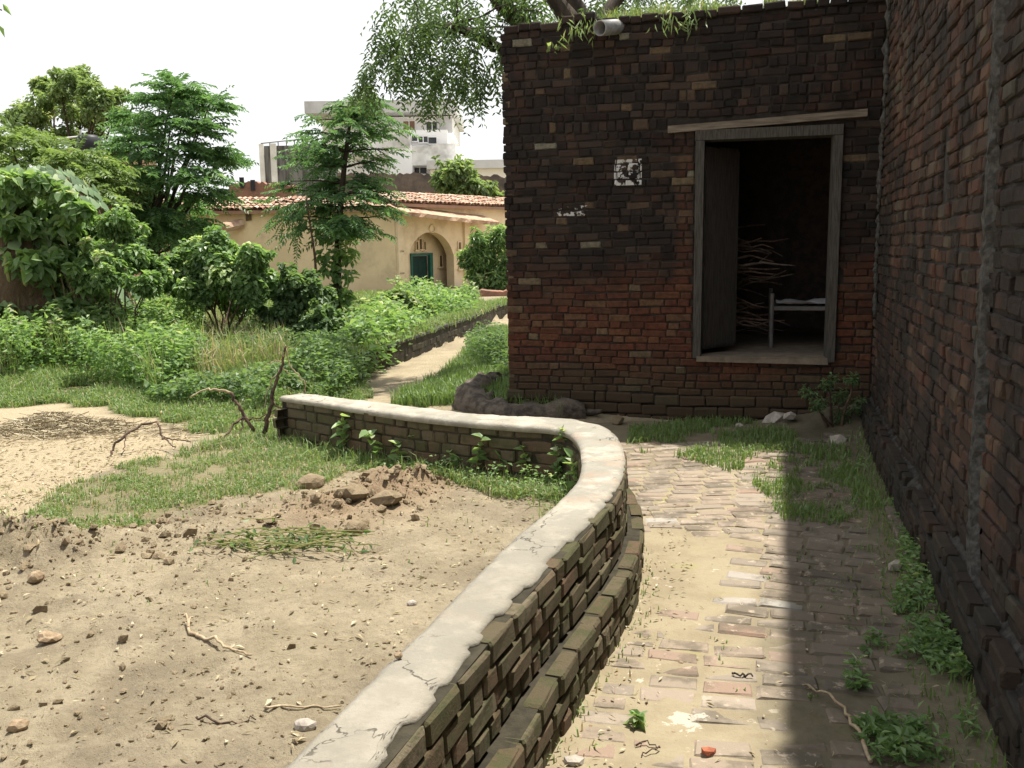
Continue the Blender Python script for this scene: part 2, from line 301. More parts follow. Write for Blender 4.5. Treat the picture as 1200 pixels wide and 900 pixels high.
# ------------------------------------------------------------------ object helpers
WL = {}   # world location of every object (none of the parents is rotated)
def tag(o, label=None, cat=None, group=None, kind=None):
    if label: o['label'] = label
    if cat: o['category'] = cat
    if group: o['group'] = group
    if kind: o['kind'] = kind
    return o
def link(o, parent, wloc):
    COL.objects.link(o); wloc = np.asarray(wloc, float)
    if parent is not None: o.parent = parent; o.location = wloc - WL[parent.name]
    else: o.location = wloc
    WL[o.name] = wloc; return o
def thing(name, loc, label, cat, group=None):
    o = bpy.data.objects.new(name, None); link(o, None, loc); o.empty_display_size = 0.1
    return tag(o, label, cat, group, 'thing')
def mesh_data(name, V, F, m=None, smooth=False, attrs=None):
    V = np.asarray(V, np.float32); me = bpy.data.meshes.new(name)
    Fs = [np.asarray(f, np.int32) for f in (F if isinstance(F, list) and len(F) and np.ndim(F[0]) == 2 else [F]) if len(f)]
    loops = np.concatenate([f.ravel() for f in Fs]); sizes = np.concatenate([np.full(len(f), f.shape[1], np.int32) for f in Fs])
    starts = np.concatenate([[0], np.cumsum(sizes)[:-1]]).astype(np.int32)
    me.vertices.add(len(V)); me.vertices.foreach_set('co', V.ravel())
    me.loops.add(len(loops)); me.loops.foreach_set('vertex_index', loops)
    me.polygons.add(len(sizes)); me.polygons.foreach_set('loop_start', starts); me.polygons.foreach_set('loop_total', sizes)
    me.polygons.foreach_set('use_smooth', np.full(len(sizes), bool(smooth)))
    if attrs:
        for k, v in attrs.items():
            a = me.attributes.new(k, 'FLOAT', 'POINT'); a.data.foreach_set('value', np.asarray(v, np.float32))
    me.update(calc_edges=True); me.validate()
    if m is not None: me.materials.append(m)
    return me
def build(name, V, F, m, parent=None, smooth=False, attrs=None, origin=None):
    V = np.asarray(V, float)
    if origin is None:
        origin = WL[parent.name] if parent is not None else np.array([*V[:, :2].mean(0), V[:, 2].min()])
    o = bpy.data.objects.new(name, mesh_data(name, V - origin, F, m, smooth, attrs))
    return link(o, parent, origin)
class MB:
    """collects vertices and faces of ONE mesh object"""
    def __init__(s): s.V = []; s.Q = []; s.T = []; s.A = []; s.n = 0
    def add(s, V, Q=None, T=None, rnd=None):
        V = np.asarray(V, float).reshape(-1, 3)
        if Q is not None and len(Q): s.Q.append(np.asarray(Q, int).reshape(-1, 4) + s.n)
        if T is not None and len(T): s.T.append(np.asarray(T, int).reshape(-1, 3) + s.n)
        s.V.append(V); s.n += len(V)
        s.A.append(np.broadcast_to(np.asarray(0.5 if rnd is None else rnd, float), (len(V),)))
        return s
    def box(s, c0, c1, o=(0, 0, 0), d=(1, 0, 0), jit=0.0, rnd=None):
        """box in a frame: x along d, y to the left of d, z up, starting at o"""
        d = np.array([d[0], d[1], 0.0]); d /= np.linalg.norm(d); e = np.array([-d[1], d[0], 0])
        P8 = np.array([[x, y, z] for z in (c0[2], c1[2]) for y in (c0[1], c1[1]) for x in (c0[0], c1[0])], float)
        if jit: P8 += R.normal(0, jit, P8.shape)
        V = np.asarray(o) + P8[:, :1] * d + P8[:, 1:2] * e + P8[:, 2:] * np.array([0, 0, 1])
        return s.add(V, [[0, 2, 3, 1], [4, 5, 7, 6], [0, 1, 5, 4], [2, 6, 7, 3], [0, 4, 6, 2], [1, 3, 7, 5]], rnd=rnd)
    def tube(s, pts, rad, n=6, jit=0.0, cap=True, rnd=None):
        pts = np.asarray(pts, float); K = len(pts); rad = np.broadcast_to(np.asarray(rad, float), (K,))
        t = np.gradient(pts, axis=0); t /= np.linalg.norm(t, axis=1)[:, None] + 1e-9
        ref = np.array([0.31, 0.17, 0.93]) if abs(t[0] @ np.array([0.31, 0.17, 0.93])) < 0.9 else np.array([1.0, 0, 0])
        a = np.cross(t, ref); a /= np.linalg.norm(a, axis=1)[:, None]; b = np.cross(t, a)
        th = np.arange(n) * 2 * math.pi / n
        rr = rad[:, None] * (1 + jit * R.normal(0, 1, (K, n)))
        V = pts[:, None] + rr[..., None] * (np.cos(th)[None, :, None] * a[:, None] + np.sin(th)[None, :, None] * b[:, None])
        Q = [[k * n + i, k * n + (i + 1) % n, (k + 1) * n + (i + 1) % n, (k + 1) * n + i] for k in range(K - 1) for i in range(n)]
        V = V.reshape(-1, 3); T = []
        if cap:
            V = np.vstack([V, pts[0], pts[-1]]); T = [[i, K * n, (i + 1) % n] for i in range(n)] + [[(K - 1) * n + (i + 1) % n, K * n + 1, (K - 1) * n + i] for i in range(n)]
        return s.add(V, Q, T, rnd)
    def out(s, name, m, parent=None, smooth=False, rnd=False, origin=None):
        F = [np.concatenate(x) for x in (s.Q, s.T) if x]
        return build(name, np.concatenate(s.V), F, m, parent, smooth, {'rnd': np.concatenate(s.A)} if rnd else None, origin)

# ------------------------------------------------------------------ bricks
def brick_mesh(name, L, h, nx, nz, depth, m, jit=1.0):
    bx_, bz_ = 0.013, 0.011
    xs = [-L / 2, -L / 2 + bx_, L / 2 - bx_, L / 2]; zs = [-h / 2, -h / 2 + bz_, h / 2 - bz_, h / 2]; V = []; idx = {}; nx = nz = 4
    tilt_ = random.uniform(-.02, .02) * jit
    for k, z in enumerate(zs):
        for i, x in enumerate(xs):
            e = i in (0, 3); f = k in (0, 3)
            y = (0.009 if (e or f) else 0) + (0.004 if (e and f) else 0) + random.uniform(-.0022, .0022) * jit + tilt_ * x
            idx[i, k] = len(V)
            V.append((x * (0.988 if f and e else 1) + random.uniform(-.003, .003) * jit, y, z * (0.95 if e and f else 1) + random.uniform(-.0022, .0022) * jit))
    Q = [[idx[i, k], idx[i + 1, k], idx[i + 1, k + 1], idx[i, k + 1]] for k in range(3) for i in range(3)]
    ring = [idx[i, 0] for i in range(nx)] + [idx[nx - 1, k] for k in range(1, nz)] + [idx[i, nz - 1] for i in range(nx - 2, -1, -1)] + [idx[0, k] for k in range(nz - 2, 0, -1)]
    b0 = len(V)
    for r in ring: V.append((V[r][0], depth, V[r][2]))
    n = len(ring)
    for i in range(n): Q.append([ring[(i + 1) % n], ring[i], b0 + i, b0 + (i + 1) % n])
    me = mesh_data(name, V, np.array(Q), m, False)
    return me, np.array(V), np.array(Q), L, h
def brick_set(name, h, m, depth=0.06, full=0.228, half=0.108, n=5, jit=1.0):
    return {'s': [brick_mesh(name, full, h, 5, 3, depth, m, jit) for _ in range(n)], 'h': [brick_mesh(name, half, h, 3, 3, depth, m, jit) for _ in range(n)]}
def place_bricks(recs, bset, parent, m, limit=300, name='brick', rest='brickwork', facing=True, frame=(-10, 1210, -10, 910)):
    """recs: (centre, angle about z, length, [tilt], [height scale]); the largest in the picture become objects, the rest one mesh"""
    sc = []
    for q in recs:
        c, a = q[0], q[1]
        x, y, z = proj(c); s = -1.0
        if z > 0.1 and frame[0] < x < frame[1] and frame[2] < y < frame[3]:
            v = CAM - c; v = v / np.linalg.norm(v); nrm = np.array([math.sin(a), -math.cos(a), 0])
            cosv = (v @ nrm) if facing else v[2]
            s = q[2] * cosv / z ** 2
        sc.append(s)
    order = np.argsort(sc)[::-1]; pick = [k for k in order[:limit] if sc[k] > 0]; ps = set(pick)
    mb = MB()
    for k, q in enumerate(recs):
        c, a, L = q[0], q[1], q[2]; tilt = q[3] if len(q) > 3 else 0.0; hz = q[4] if len(q) > 4 else 1.0
        kind = 's' if L > 0.16 else 'h'; me, V, Q, L0, h0 = random.choice(bset[kind])
        sx = L / L0
        rot = Matrix.Rotation(a, 3, 'Z') @ (Matrix.Rotation(tilt, 3, 'Y') if facing else Matrix.Rotation(-math.pi / 2 + tilt, 3, 'X'))
        if k in ps:
            o = bpy.data.objects.new(name, me); link(o, parent, c); o.rotation_euler = rot.to_euler(); o.scale = (sx, 1, hz)
        else:
            Vw = (np.array(rot) @ (V * [sx, 1, hz]).T).T + c
            mb.add(Vw, Q, rnd=random.random())
    if mb.n:
        o = mb.out(rest, m, parent, False, True); o['kind'] = 'stuff'
def flat_rows(o, d, u0f, u1f, z0, z1, h, holes=(), head=0.45, jy=0.006, recess=0.0, full=0.24, half=0.12, alt=False, wob=1.0):
    """brick positions on a plane wall face; o origin, d unit direction (outward face lies at d x up)"""
    a = math.atan2(d[1], d[0]); n = np.array([d[1], -d[0], 0]); recs = []; k = 0; z = z0 + h / 2
    while z < z1 - h * 0.3:
        ua, ub = u0f(z), u1f(z); u = ua - random.uniform(0, 0.10); flip = random.random() < 0.5
        sof = 0.012 * math.sin(z * 3 + u0f(0))
        while u < ub - 0.03:
            if alt: L = full if flip else half; flip = not flip if random.random() < 0.85 else flip
            else: L = half if random.random() < head else full
            L *= random.uniform(0.9, 1.08)
            x0 = max(u, ua); x1 = min(u + L, ub)
            if ub - x1 < 0.05: x1 = ub
            mid = (x0 + x1) / 2; wd = x1 - x0
            bad = wd < 0.05
            for (h0, h1, g0, g1) in holes:
                if g0 < z < g1 and x1 > h0 and x0 < h1:
                    if x0 < h0 - 0.05: x1 = h0; wd = x1 - x0; mid = (x0 + x1) / 2
                    elif x1 > h1 + 0.05: x0 = h1; wd = x1 - x0; mid = (x0 + x1) / 2
                    else: bad = True
            if not bad:
                zz = z + random.uniform(-.004, .004) + wob * (0.010 * math.sin(mid * 2.1 + k * 0.2) + 0.006 * math.sin(mid * 5.3 + k))
                c = o + d * mid + n * (-recess + random.uniform(-jy, jy)) + np.array([0, 0, zz])
                recs.append((c, a + random.uniform(-.012, .012), wd - random.uniform(0.006, 0.012), random.uniform(-.02, .02), random.uniform(0.92, 1.06)))
            u += L
        z += h; k += 1
    return recs

# ================================================================== GROUND
def dens(p, step=0.04):
    p = np.asarray(p, float)
    for _ in range(3):
        q = [p[0]]
        for a, b in zip(p[:-1], p[1:]): q += [a * .75 + b * .25, a * .25 + b * .75]
        q.append(p[-1]); p = np.array(q)
    s = np.concatenate([[0], np.cumsum(np.linalg.norm(np.diff(p, axis=0), axis=1))])
    t = np.linspace(0, s[-1], int(s[-1] / step) + 1)
    return np.stack([np.interp(t, s, p[:, k]) for k in range(p.shape[1])], 1)
OUT = dens([(-1.35, -0.9), (-0.66, 1.05), (-0.32, 2.03), (-0.11, 2.65), (0.09, 3.25), (0.32, 3.86), (0.53, 4.44), (0.63, 4.92), (0.69, 5.52), (0.67, 6.08), (0.53, 6.38), (0.30, 6.56), (-0.13, 6.64), (-0.41, 6.81), (-0.86, 7.15), (-1.25, 7.42), (-1.77, 7.80)])
INN = dens([(-1.58, -0.85), (-0.88, 1.12), (-0.55, 2.06), (-0.36, 2.64), (-0.16, 3.26), (0.06, 3.94), (0.2, 4.24), (0.32, 4.59), (0.40, 5.03), (0.43, 5.59), (0.38, 6.02), (0.24, 6.17), (-0.0, 6.24), (-0.62, 6.59), (-0.95, 6.82), (-1.52, 7.31), (-1.95, 7.66)])
def resamp(p, n):
    s = np.concatenate([[0], np.cumsum(np.linalg.norm(np.diff(p, axis=0), axis=1))]); t = np.linspace(0, s[-1], n)
    return np.stack([np.interp(t, s, p[:, k]) for k in range(2)], 1)
NW = 150
WO = resamp(OUT, NW); WI = resamp(INN, NW); WALL_TOP = 0.62
RET = dens([(-2.25, 13.0), (-1.77, 14.84), (-1.44, 16.8), (-0.75, 20.2), (-0.45, 23.0), (0.6, 25.5)], 0.2)
SIDE = np.vstack([[(-3.0, -8.0)], 0.5 * (WO + WI), [(-2.15, 8.4), (-2.3, 9.4), (-2.1, 11.0)], RET, [(6.0, 28.0), (40.0, 34.0), (400, 60)]])
SEG_W = np.concatenate([[0.06], np.full(NW - 1, 0.06), [0.25, 0.45, 0.45, 0.25], np.full(len(RET) - 1, 0.05), [0.6, 2, 2]])
def side_dist(x, y):
    """distance from the yard's edge line, positive on the yard side; and the softness of the edge there"""
    best = np.full(x.shape, 1e9); sg = np.zeros(x.shape); ww = np.full(x.shape, .06)
    for k in range(len(SIDE) - 1):
        a, b = SIDE[k], SIDE[k + 1]; ab = b - a; L2 = ab @ ab
        t = np.clip(((x - a[0]) * ab[0] + (y - a[1]) * ab[1]) / L2, 0, 1)
        dx = x - a[0] - t * ab[0]; dy = y - a[1] - t * ab[1]; d = np.hypot(dx, dy)
        m = d < best - 1e-9; cr = ab[0] * dy - ab[1] * dx
        best = np.where(m, d, best); sg = np.where(m, np.sign(cr), sg); ww = np.where(m, SEG_W[k], ww)
    return best * np.where(sg == 0, 1, sg), ww
HEAP = [(P(450, 575, .25), .26, .13), (P(395, 592, .25), .30, .09), (P(480, 562, .25), .20, .10), (P(215, 622, .22), .34, .06), (P(60, 650, .22), .36, .12), (P(0, 645, .22), .35, .10)]
HOLE = [(P(430, 640, .2), .12, .09), (P(20, 730, .2), .35, .05), (P(640, 540, .2) * [1, 1, 0], .5, .06)]
def zground(x, y):
    d, w = side_dist(x, y)
    s = sstep(-w, w, d)
    zy = 0.20 + 0.13 * sstep(11, 15, y) + 0.05 * fbm(x * 0.5, y * 0.5, 3)
    zy = zy + 0.045 * fbm(x * 3, y * 3, 5) * sstep(12, 7, y) + 0.035 * fbm(x * 9, y * 9, 9) * sstep(10, 6, y)
    rough = 0.35 + 0.65 * sstep(-0.5, -1.6, x)
    zy = zy + rough * 0.075 * np.abs(fbm(x * 7, y * 7, 15)) * sstep(7.2, 5.5, y) + (.35 + .65 * rough) * .075 * np.maximum(fbm(x * 14, y * 14, 17) - .05, 0) * sstep(7.0, 5.8, y) - .05 * np.maximum(fbm(x * 4.5, y * 4.5, 19) - .16, 0) * sstep(6.5, 5.5, y)
    for c, r, hh in HEAP:
        q = np.hypot(x - c[0], (y - c[1]) * 0.9) / r
        zy = zy + hh * np.exp(-q * q * 1.4) * (0.70 + 1.9 * fbm(x * 8, y * 8, 21) + 2.2 * np.abs(fbm(x * 15, y * 15, 25)))
    for c, r, hh in HOLE:
        q = np.hypot(x - c[0], y - c[1]) / r; zy = zy - hh * np.exp(-q * q)
    zl = -0.045 + 0.02 * fbm(x * 2, y * 2, 8) + 0.045 * sstep(8.8, 9.8, y)
    zl = zl + sstep(8, 10, y) * 0.18 * sstep(-2.0, 0.6, x) * sstep(17, 9.5, y) * sstep(-1.2, 0.2, x - (-1.1))
    return zl * (1 - s) + zy * s
def pxpoly(pts, z): return [tuple(P(a, b, z)[:2]) for a, b in pts]
BAND = pxpoly([(10, 612), (70, 575), (150, 540), (230, 522), (328, 508), (450, 512), (600, 528), (700, 545), (690, 585), (600, 582), (520, 560), (470, 552), (400, 552), (340, 572), (250, 590), (190, 606), (140, 622), (60, 622)], .22)
PALE = pxpoly([(-300, 470), (0, 474), (90, 470), (180, 492), (225, 508), (190, 526), (130, 542), (70, 575), (0, 620), (-300, 640)], .22)
UPPER = pxpoly([(-900, 352), (-300, 380), (-40, 470), (40, 478), (130, 470), (230, 500), (335, 508), (330, 470), (405, 470), (440, 445), (420, 425), (440, 408), (560, 362), (560, 340), (300, 330), (-400, 330)], .25)
LANE_G = [tuple(P(*q, 0)[:2]) for q in [(462, 478), (520, 445), (560, 400), (575, 388), (640, 388), (660, 500)]]
BACK = [(-60, 10), (-2.5, 13), (-2, 15), (-1, 20), (-0.6, 24), (-3, 29.5), (-60, 29.5)]
LANE_D = [tuple(P(*q, 0)[:2]) for q in [(380, 500), (415, 468), (445, 440), (500, 414), (560, 380), (600, 368), (600, 385), (575, 388), (555, 402), (515, 445), (462, 478), (440, 510)]]
def masks(x, y):
    jx = x + 0.45 * fbm(x * 2.2, y * 2.2, 31) + 0.30 * fbm(x * 7, y * 7, 33); jy = y + 0.6 * fbm(x * 2.2, y * 2.2, 41) + 0.42 * fbm(x * 7, y * 7, 43)
    band = inpoly(jx, jy, BAND); pale = inpoly(jx, jy, PALE); upp = inpoly(jx, jy, UPPER) | inpoly(jx, jy, BACK); lg = inpoly(jx, jy, LANE_G)
    ld = inpoly(jx, jy, LANE_D)
    return band, pale & ~band, upp & ~pale, lg & ~ld, ld
def graded(lo, hi, d, far, g=1.09):
    a = list(np.arange(lo, hi, d)); s = d; x = a[-1]; up_ = []
    while x < far: s *= g; x += s; up_.append(x)
    s = d; x = lo; dn = []
    while x > -far: s *= g; x -= s; dn.append(x)
    return np.array(dn[::-1] + a + up_)
gx = graded(-3.4, 1.0, 0.026, 900); gy = graded(1.7, 8.4, 0.028, 900)
X, Y = np.meshgrid(gx, gy); x = X.ravel(); y = Y.ravel()
z = zground(x, y); bnd, pal, uppm, lg, ld = masks(x, y)
far = sstep(35, 60, y)
green = np.maximum(np.maximum(bnd * 0.75, np.maximum(uppm * 1.0, lg * 1.0)), far)
pale = np.maximum(pal * 1.0, ld * 0.35)
red = sum(np.exp(-((x - c[0]) ** 2 + (y - c[1]) ** 2) / (r * 1.3) ** 2) for c, r, _ in HEAP[:3]); red = np.clip(red, 0, 1)
nx_, ny_ = len(gx), len(gy); ii = np.arange(nx_ * ny_).reshape(ny_, nx_)
Q = np.stack([ii[:-1, :-1], ii[:-1, 1:], ii[1:, 1:], ii[1:, :-1]], -1).reshape(-1, 4)
gr = build('ground', np.stack([x, y, z], 1), Q, M['ground'], None, True, {'green': green, 'pale': pale, 'red': red}, origin=np.zeros(3))
tag(gr, 'tan soil of the yard with heaps and a grassy band', None, None, 'structure')

# ---- brick path between the two walls
RW0 = np.array([3.42, 8.668, 0]); RWd = np.array([-0.275, -0.9615, 0]); RWd /= np.linalg.norm(RWd); RWn = np.array([RWd[1], -RWd[0], 0])
px_ = np.arange(-2.2, 3.7, 0.035); py_ = np.arange(-1.2, 9.6, 0.035); X, Y = np.meshgrid(px_, py_); x = X.ravel(); y = Y.ravel()
d, w = side_dist(x, y)
dr = (x - RW0[0]) * RWn[0] + (y - RW0[1]) * RWn[1]
z = 0.006 + 0.018 * fbm(x * 1.5, y * 1.5, 51) + 0.012 * fbm(x * 8, y * 8, 53) + 0.05 * sstep(0.45, 0.1, dr) + 0.06 * sstep(7.2, 8.6, y) + 0.03 * sstep(-0.3, -0.05, d)
# rubble bank at the corner
cc = P(985, 505, 0); z = z + 0.22 * np.exp(-(((x - cc[0]) / .55) ** 2 + ((y - cc[1]) / .45) ** 2)) * (1 + 1.2 * fbm(x * 6, y * 6, 55))
shade_stain = sstep(1.02, 0.72, dr + 0.25 * fbm(x * 2, y * 2, 57)) * 0.8 + 0.55 * sstep(7.0, 7.8, y)  # dark where the tall wall and the building shade the path, painted in
ok = (d < 0.03) & (dr > -0.05) & ((x - FA[0]) * Fn[0] + (y - FA[1]) * Fn[1] > -0.25) & (y < 9.55)
nx_, ny_ = len(px_), len(py_); ii = np.arange(nx_ * ny_).reshape(ny_, nx_); K = ok.reshape(ny_, nx_)
Q = np.stack([ii[:-1, :-1], ii[:-1, 1:], ii[1:, 1:], ii[1:, :-1]], -1)[K[:-1, :-1] & K[:-1, 1:] & K[1:, 1:] & K[1:, :-1]]
used = np.unique(Q); remap = np.full(nx_ * ny_, -1); remap[used] = np.arange(len(used))
pathV = np.stack([x, y, z], 1)
path = build('brick_path', pathV[used], remap[Q], M['mud'], None, True, {'shade_stain': np.clip(shade_stain, 0, 1)[used]}, origin=np.zeros(3))
tag(path, 'worn brick path with mud over it between the curved wall and the tall wall', None, None, 'structure')
def zpath(a, b):
    i = int(round((b + 1.2) / 0.035)); j = int(round((a + 2.2) / 0.035))
    return z[min(max(i, 0), ny_ - 1) * nx_ + min(max(j, 0), nx_ - 1)]
PAV = brick_set('paving_brick', 0.113, M['paving'], 0.06, n=9, jit=1.9)
recs = []
pang = math.atan2(-RWd[1], -RWd[0])                       # path direction, away from the camera
pd_ = -RWd; pn_ = RWn                                    # pn_ points left, away from the tall wall
s = 0.0
row = 0
while s < 8.6:
    base = RW0 + RWd * s; off = (0.0 if row % 2 else 0.10) + random.uniform(-.03, .03)
    t = 0.20 + off * 0.3
    while t < 2.5:
        L = 0.235 * random.uniform(.93, 1.05)
        if t > 0.98 and t < 1.12: L = 0.115
        c = base + pn_ * (t + L / 2); dd = side_dist(np.array([c[0]]), np.array([c[1]]))[0][0]
        mud = sstep(4.35, 4.9, c[1]) if t > 0.75 else 1.0    # mud hides the bricks nearer the camera
        mud2 = sstep(5.5, 5.9, c[1] + 0.35 * fbm(c[0] * 2, c[1] * 2, 61)) if t > 0.92 else (0.9 if c[1] > 4.2 else 0.25)
        if 1.4 < c[1] < 8.2 and dd < -0.16:
            q = random.random()
            zz = zpath(c[0], c[1])
            if q < mud2 + (.5 if t < .95 else (.06 if c[1] < 4.0 else .02)): lift = random.uniform(0.003, 0.009) * (1 if c[1] > 4.3 else .6) + (0.006 if t < .92 else 0) * random.random()
            elif c[1] < 4.4 and q < 0.9: lift = random.uniform(-0.004, 0.004)
            else: lift = None
            if lift is not None:
                a = math.atan2(pn_[1], pn_[0]) + random.uniform(-.05, .05) + 0.12 * math.sin(s * 1.3)
                if c[1] > 5.6 and t > 0.9: a += 0.35
                recs.append((np.array([c[0], c[1], zz + lift]), a, L - 0.008, random.uniform(-.02, .02), random.uniform(.94, 1.03)))
        t += L + 0.004
    s += 0.121; row += 1
k0, k1, k2 = P(1048, 612), P(1072, 662), P(1094, 722)
for q in np.linspace(0, 1, 11):
    c = k0 + (k2 - k0) * q; recs.append((np.array([c[0], c[1], zpath(c[0], c[1]) + 0.03]), math.atan2(pd_[1], pd_[0]) + random.uniform(-.06, .06), 0.19, random.uniform(-.06, .06), 1.0))
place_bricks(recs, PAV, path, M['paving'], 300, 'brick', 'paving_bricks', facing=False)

# ================================================================== BRICK BUILDING
bld = thing('brick_building', FA, 'soot-blackened brick building with a dark open doorway and weeds on its roof', 'building')
FH = 3.93; FL = 3.57
DO = (1.90, 3.235, 0.72, 2.90)            # door frame outside
OPN = (1.98, 3.15, 0.76, 2.80)
mb = MB(); dep = 0.34; q = 0.017
mb.box((0.0, q, -0.2), (DO[0], dep, FH - .02), FA, Fd); mb.box((.02, .03, FH - .02), (FL + .3, .22, FH + .05), FA, Fd); mb.box((DO[1], q, -0.2), (FL + .3, dep, FH - .021), FA, Fd)
mb.box((DO[0], q, -0.2), (DO[1], dep, DO[2] - 0.02), FA, Fd); mb.box((DO[0], q, DO[3]), (DO[1], dep, FH - .022), FA, Fd)
mb.box((q, dep, -0.2), (dep, 4.2, FH - .023), FA, Fd); mb.box((dep, 3.9, -.2), (FL + .3, 4.2, FH - .024), FA, Fd); mb.box((FL + .0, dep, -.2), (FL + .3, 3.9, FH - .03), FA, Fd)
mb.out('wall_core', M['mortar'], bld)
mb = MB(); mb.box((dep, dep, 0.66), (FL, 3.9, 0.71), FA, Fd); mb.out('room_floor', M['sill'], bld)
mb = MB(); mb.box((dep, 3.2, 0.72), (FL, 3.25, 3.3), FA, Fd); mb.box((dep, dep, .72), (dep + .04, 3.2, 3.3), FA, Fd); mb.box((FL - .04, dep, .72), (FL, 3.2, 3.3), FA, Fd)
mb.out('room_wall', M['room'], bld)
mb = MB(); mb.box((.05, dep, 3.32), (FL + .25, 3.89, 3.75), FA, Fd); mb.out('roof', M['mortar'], bld)
FBS = brick_set('facade_brick', 0.067, M['facade'], 0.06, n=9, jit=1.6)
holes = [(DO[0] - .005, DO[1] + .005, DO[2] - .03, DO[3] + .0), (1.63, 3.44, 2.90, 2.99)]
low = flat_rows(FA, Fd, lambda z: 0.0 - 0.01 * z, lambda z: FL - .0, 0.33, 2.06, 0.0735, holes, 0.42, 0.005, full=0.236, half=0.118, alt=True)
hi = []; zc = 2.021
for h_, n_ in ((.0745, 9), (.0745, 3), (.115, 1), (.0745, 2), (.112, 1), (.0745, 2), (.112, 1), (.0745, 9)):
    n_ = min(n_, int((FH - zc) / h_ + .4))
    if n_ < 1: break
    rr0 = flat_rows(FA, Fd, lambda z: 0.0 - 0.01 * z, lambda z: FL - .0, zc, zc + h_ * n_ - .01, h_, holes, 0.66 if h_ < .1 else .9, 0.010, full=0.225 if h_ < .1 else .15, half=0.112 if h_ < .1 else .085)
    hi += [(a, b, c, d_, e * h_ / .0745) for a, b, c, d_, e in rr0]; zc += h_ * n_
foot = flat_rows(FA + Fn * 0.03, Fd, lambda z: -0.02, lambda z: FL, 0.0, 0.34, 0.112, (), 0.1, 0.006, full=0.25)
foot = [(a, b, c, d_, 1.5) for a, b, c, d_, e in foot]
SDd = -Fn; # left end wall, runs back from the corner
side = flat_rows(FA - Fd * 0.0 + (-Fn) * 3.9 * 1.0, Fn, lambda z: 0.0, lambda z: 3.9, 0.0, FH, 0.0745, (), 0.6, 0.006)
place_bricks(low + hi + foot, FBS, bld, M['facade'], 300, 'brick', 'brickwork')
mb = MB()
for c, a, L, t_, hz in side:
    me, V, Q, L0, h0 = random.choice(FBS['s' if L > .16 else 'h']); rot = np.array(Matrix.Rotation(a, 3, 'Z'))
    mb.add((rot @ (V * [L / L0, 1, hz]).T).T + c, Q, rnd=random.random())
o = mb.out('end_wall_bricks', M['facade'], bld, False, True); o['kind'] = 'stuff'
# uneven top course
top = []
u = 0.0
while u < FL:
    L = random.choice([.11, .2, .22, .16]); bump_ = 0.0
    c = FA + Fd * (u + L / 2) + Fn * 0.02 + np.array([0, 0, FH + .03 + random.uniform(-.01, .012) + (0.05 if u > .55 and u < .8 else 0) + .03 * sstep(1.2, 3.4, u)])
    top.append((c, math.atan2(Fd[1], Fd[0]) + random.uniform(-.06, .06), L - .015, random.uniform(-.05, .05), 1.0)); u += L
TBS = {'s': [brick_mesh('top_brick', .22, .07, 5, 3, .2, M['facade'], 1.4) for _ in range(4)], 'h': [brick_mesh('top_brick', .105, .07, 3, 3, .2, M['facade'], 1.4) for _ in range(4)]}
place_bricks(top, TBS, bld, M['facade'], 60, 'coping_brick', 'coping_bricks')
# doorway
fr = build('door_frame', *(lambda m_: (np.concatenate(m_.V), [np.concatenate(m_.Q)]))(
    MB().box((DO[0], -.045, DO[2] - .01), (OPN[0], .16, DO[3] - .10), FA, Fd, .004).box((OPN[1], -.045, DO[2] - .03), (DO[1], .16, DO[3] - .10), FA, Fd, .004).box((DO[0] - .004, -.05, DO[3] - .10), (DO[1] + .004, .16, DO[3] - .004), FA, Fd, .004)), M['wood'], bld)
mb = MB(); l0 = PL(783, 152, FA, Fn); l1 = PL(1016, 132, FA, Fn)
ua, ub = (l0 - FA) @ Fd, (l1 - FA) @ Fd
V = []
for (u_, zc) in ((ua, l0[2]), ((ua + ub) / 2, (l0[2] + l1[2]) / 2 - .004), (ub, l1[2])):
    for (yy, dz) in ((-.05, -.035), (-.05, .03), (.12, .03), (.12, -.035)):
        V.append(FA + Fd * u_ - Fn * yy + np.array([0, 0, zc + dz]))
Q = [[k * 4 + i, k * 4 + (i + 1) % 4, (k + 1) * 4 + (i + 1) % 4, (k + 1) * 4 + i] for k in range(2) for i in range(4)] + [[3, 2, 1, 0], [8, 9, 10, 11]]
mb.add(V, Q); mb.out('lintel', M['lintel'], bld)
mb = MB(); mb.box((OPN[0] - .04, -.055, .665), (OPN[1] + .02, .36, .725), FA, Fd, .006); mb.out('door_sill', M['sill'], bld)
# open door leaf, hinged on the left jamb and swung inwards: planks
hinge = FA + Fd * (OPN[0] + .012) - Fn * .14
ld_ = Fd * math.cos(math.radians(58)) - Fn * math.sin(math.radians(58)); ld_ = ld_ / np.linalg.norm(ld_)
leaf_o = MB().box((0, -.012, .80), (.56, -.004, 2.74), hinge, ld_).out('door_leaf', M['door'], bld)
for k in range(5):
    MB().box((k * .112 + .003, -.004, .775), (k * .112 + .108, .022 + random.uniform(-.004, .004), 2.76 + random.uniform(-.02, .01)), hinge, ld_, .002).out('plank', M['door'], leaf_o)
# drain pipe through the parapet
p0 = PL(703, 33, FA + Fn * .26, Fn); p1 = PL(742, 30, FA - Fn * .3, Fn)
th = np.linspace(0, 2 * math.pi, 17)[:-1]; ax = (p1 - p0) / np.linalg.norm(p1 - p0); e1 = np.cross(ax, [0, 0, 1]); e1 /= np.linalg.norm(e1); e2 = np.cross(e1, ax)
V = []; Q = []
for (pp, rr) in ((p0, .072), (p1, .072), (p1, .062), (p0, .062)):
    for t_ in th: V.append(pp + rr * (math.cos(t_) * e1 + math.sin(t_) * e2))
for k in range(4):
    for i in range(16): Q.append([k * 16 + i, k * 16 + (i + 1) % 16, ((k + 1) % 4) * 16 + (i + 1) % 16, ((k + 1) % 4) * 16 + i])
build('drain_pipe', V, np.array(Q), M['pipe'], bld, True)

